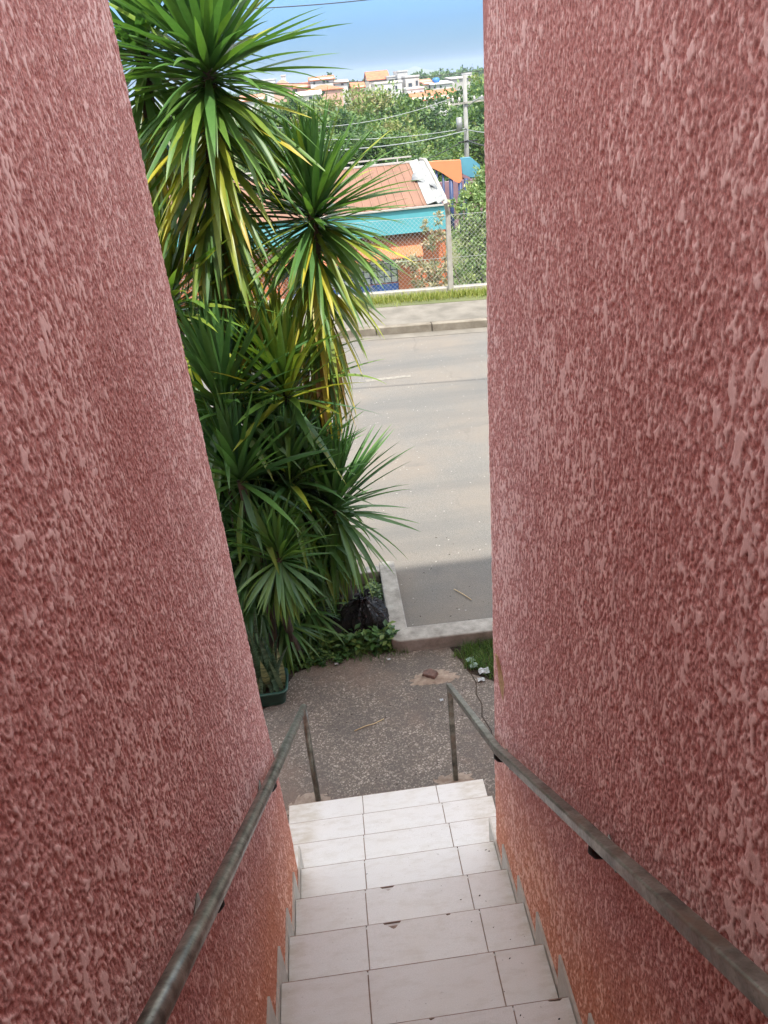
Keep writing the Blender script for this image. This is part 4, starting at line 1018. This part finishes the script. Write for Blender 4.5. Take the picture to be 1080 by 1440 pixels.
W_, C_, GR = M['house_white'], M['offwhite'], M['greywall']
RT, RO = M['rooftile'], M['rooftile_old']
house('brick-red house with an orange hip roof and one small dark opening, beside the tall yucca', 385, 411, 190, 121, 131, 11, M['pinkwall'], 'hip', RO, 9, [(.15, .27, .55, .85)])
house('small white building with two white blocks on top, leftmost on the skyline', 366, 388, 215, 113, 122, 9, W_, 'flat', W_, 0, [(.3, .45, .3, .6)])
house('white roof-top water-tank block behind the brick-red house', 396, 402.5, 205, 107, 116, 3.5, W_, 'flat', W_, name='tank_block', cat='building')
house('white low house with red gable roof glimpsed through the tall yucca leaves', 340, 372, 165, 140, 152, 10, W_, 'gx', RO, 7)
house('wide low house with faded orange roof left of the two-storey house', 413, 438, 200, 122, 130, 10, M['pinkwall'], 'gx', RT, 6, [(.1, .2, .2, .7)])
house('two-storey white house with orange roof and a dark double window, under the round treetop', 437, 470, 196, 111, 121, 10, W_, 'gx', RT, 4.5, [(.52, .64, .35, .75), (.68, .78, .35, .75), (.12, .2, .35, .7)])
house('long low house with orange roof in front of the two-storey house', 432, 482, 176, 126, 133, 9, M['pinkwall'], 'hip', RT, 7, [(.4, .5, .2, .8)])
house('cream house with a wide pale sheet roof just above the wood', 419, 452, 158, 132, 145, 10, C_, 'gx', M['palesheet'], 4, [(.5, .62, .3, .7)])
house('small white house with a pink gable right of the two-storey house', 471, 489, 196, 115, 122, 8, W_, 'gx', M['pinkwall'], 3, [(.5, .7, .3, .7)])
house('small house with an orange front wall and roof, left of the big gabled roof', 497, 513, 178, 122, 134, 8, M['pinkwall'], 'gx', RT, 7)
house('big white house with a steep orange gable roof, tallest on the skyline', 520, 548, 186, 111, 132, 10, C_, 'gx', RT, 12, [(.12, .28, .45, .8), (.4, .55, .5, .8)])
house('white two-storey block with a recessed dark balcony, right of the steep gable', 546, 564, 184, 108, 132, 10, W_, 'flat', W_, 0, [(.12, .5, .62, .86), (.6, .85, .62, .86)])
house('plain tall white block beside the dark balcony', 560, 574, 182, 101, 120, 8, W_, 'flat', W_, 0)
house('low white house with dark windows at the edge of the wood below the white blocks', 528, 566, 168, 117, 132, 9, W_, 'flat', C_, 0, [(.12, .2, .3, .7), (.5, .58, .2, .5), (.75, .82, .3, .7)])
house('grey-white tower house with a dark balcony window', 571, 590, 172, 108, 125, 7, GR, 'flat', W_, 0, [(.2, .46, .1, .5), (.75, .9, .25, .65)])
house('white terraced house with small windows below the grey-white tower', 573, 597, 164, 125, 142, 8, W_, 'flat', W_, 0, [(.1, .22, .1, .5), (.4, .55, .2, .6), (.75, .9, .4, .75)])
house('small pink house with a red roof right of the tower', 592, 606, 200, 114, 122, 7, M['pinkwall'], 'gx', RO, 3, [(.4, .6, .3, .7)])
house('small yellow-cream house beside the long pale building', 598, 609, 190, 117, 128, 7, C_, 'gx', RO, 2.5, [(.5, .75, .3, .7)])
house('long pale building with a sheet roof under the blue tank', 607, 636, 188, 117, 126, 10, W_, 'shed', M['palesheet'], 3, [(.1, .2, .3, .6), (.4, .5, .3, .6)])
house('house with a broad bright orange roof in front of the long pale building', 582, 646, 158, 138, 152, 14, C_, 'gx', RT, 11)
house('white gabled annex projecting below the broad orange roof', 610.5, 629, 152, 140, 156, 6, W_, 'gy', RT, 4, over=.15)
house('long grey-brown building climbing the slope left of the utility pole', 636, 668, 200, 109, 119, 9, GR, 'shed', M['greywall'], 2)
house('small white house right of the pole top', 656, 664, 204, 104, 112, 6, W_, 'flat', W_, 0, [(.3, .6, .3, .7)])
b = MB(); p = at(618, 112, 187); b.tube([(p.x, 192, p.z-.7), (p.x, 192, p.z+.15), (p.x, 192, p.z+.42)], [.8, .85, .5], 16)
tk = b.build('water_tank', M['bluetank'], None, True); tag(tk, 'blue round water tank on the roof of the long pale building', 'water tank')
# trees among and beyond the houses
def tuft(px, py_top, Y, h, w, label, seed, name='distant_tree', tone=(.05, .5), n=900):
    p = at(px, py_top, Y); root = empty(name, (p.x, Y, p.z-h), label, 'tree'); r2 = random.Random(seed)
    lobes = [(p.x+r2.uniform(-.3, .3)*w, Y+r2.uniform(-.3, .3)*w, p.z-h*r2.uniform(.15, .6), w*.28, w*.28, h*.2) for _ in range(6)]
    V, F, tn = crown(lobes, n, .55, .6, seed, tone, .5, 18, .4, .4); npmesh('crown', V, F, M['treeleaf'], tn, root)
    b = MB(); b.tube([(p.x, Y, p.z-h-1), (p.x, Y, p.z-h*.4)], [.22, .12], 7); b.build('trunk', M['bark'], root, True)
tuft(460, 102, 214, 6, 4.6, 'small round dark treetop above the two-storey house', 1)
tuft(663, 94, 330, 9, 4, 'thin dark tree sticking up on the skyline beside the pole', 2, n=500)
tuft(609, 101, 320, 8, 6, 'dark tree on the skyline left of the blue tank', 3)
tuft(594, 118, 182, 5, 4, 'small green tree between the tower and the pink house', 4, tone=(.1, .6))
tuft(675, 99, 120, 13, 7, 'bright green tree crowning the wood right of the pole top', 5, tone=(.3, .8), n=2600)
tuft(500, 113, 230, 5, 5, 'small tree between the white house and the orange front wall', 6)
def far_wood(name, pxs, Y, pyf, n, seed, h):
    r = np.random.default_rng(seed); lobes = []
    for px in np.linspace(pxs[0], pxs[1], 46):
        p = at(px, pyf(px)+r.uniform(-1.5, 2.0), Y+r.uniform(-25, 25)); lobes.append((p.x, p.y, p.z-h*.5, h*.55, h*.5, h*.5))
    V, F, tn = crown(lobes, n, 1.5, .6, seed, (.0, .45), .5, 20, .4, .4); return tag(npmesh(name, V, F, M['treeleaf'], tn), kind='stuff')
far_wood('distant_wood', (588, 760), 420, lambda px: 103-.035*(px-588)*1.4+2*math.sin(px*.21), 9000, 4, 6)
far_wood('distant_wood', (240, 590), 560, lambda px: 128-(px-340)*.098+1.2, 9000, 6, 5)
# far hill on the horizon
b = MB(); V = []; F = []; n = 40
for j in range(5):
    for i in range(n+1):
        px = 562+60*i/n; p = at(px, 100, 2700+120*j); t = i/n
        top = at(px, 100-2.2-6.0*math.exp(-((t-.46)/.20)**2)*(1+.08*math.sin(t*19)), 2700).z
        V.append((p.x, 2700+160*j, -14+(top+14)*(0, .75, 1, .8, 0)[j]))
b.add(V, [(j*(n+1)+i, j*(n+1)+i+1, (j+1)*(n+1)+i+1, (j+1)*(n+1)+i) for j in range(4) for i in range(n)])
tag(b.build('hills', M['terrain'], None, True), kind='structure')

mb = MB(); mb.box(-3100, 3100, -60, 3600, -16, 34)
hm = bpy.data.materials.new('haze_air'); hm.use_nodes = True; hn = hm.node_tree; hn.nodes.clear()
ho = hn.nodes.new('ShaderNodeOutputMaterial'); pv = hn.nodes.new('ShaderNodeVolumePrincipled')
pv.inputs['Color'].default_value = (.72, .84, 1, 1); pv.inputs['Density'].default_value = .00028; pv.inputs['Anisotropy'].default_value = .2
hn.links.new(pv.outputs[0], ho.inputs['Volume'])
tag(mb.build('haze', hm), kind='stuff')
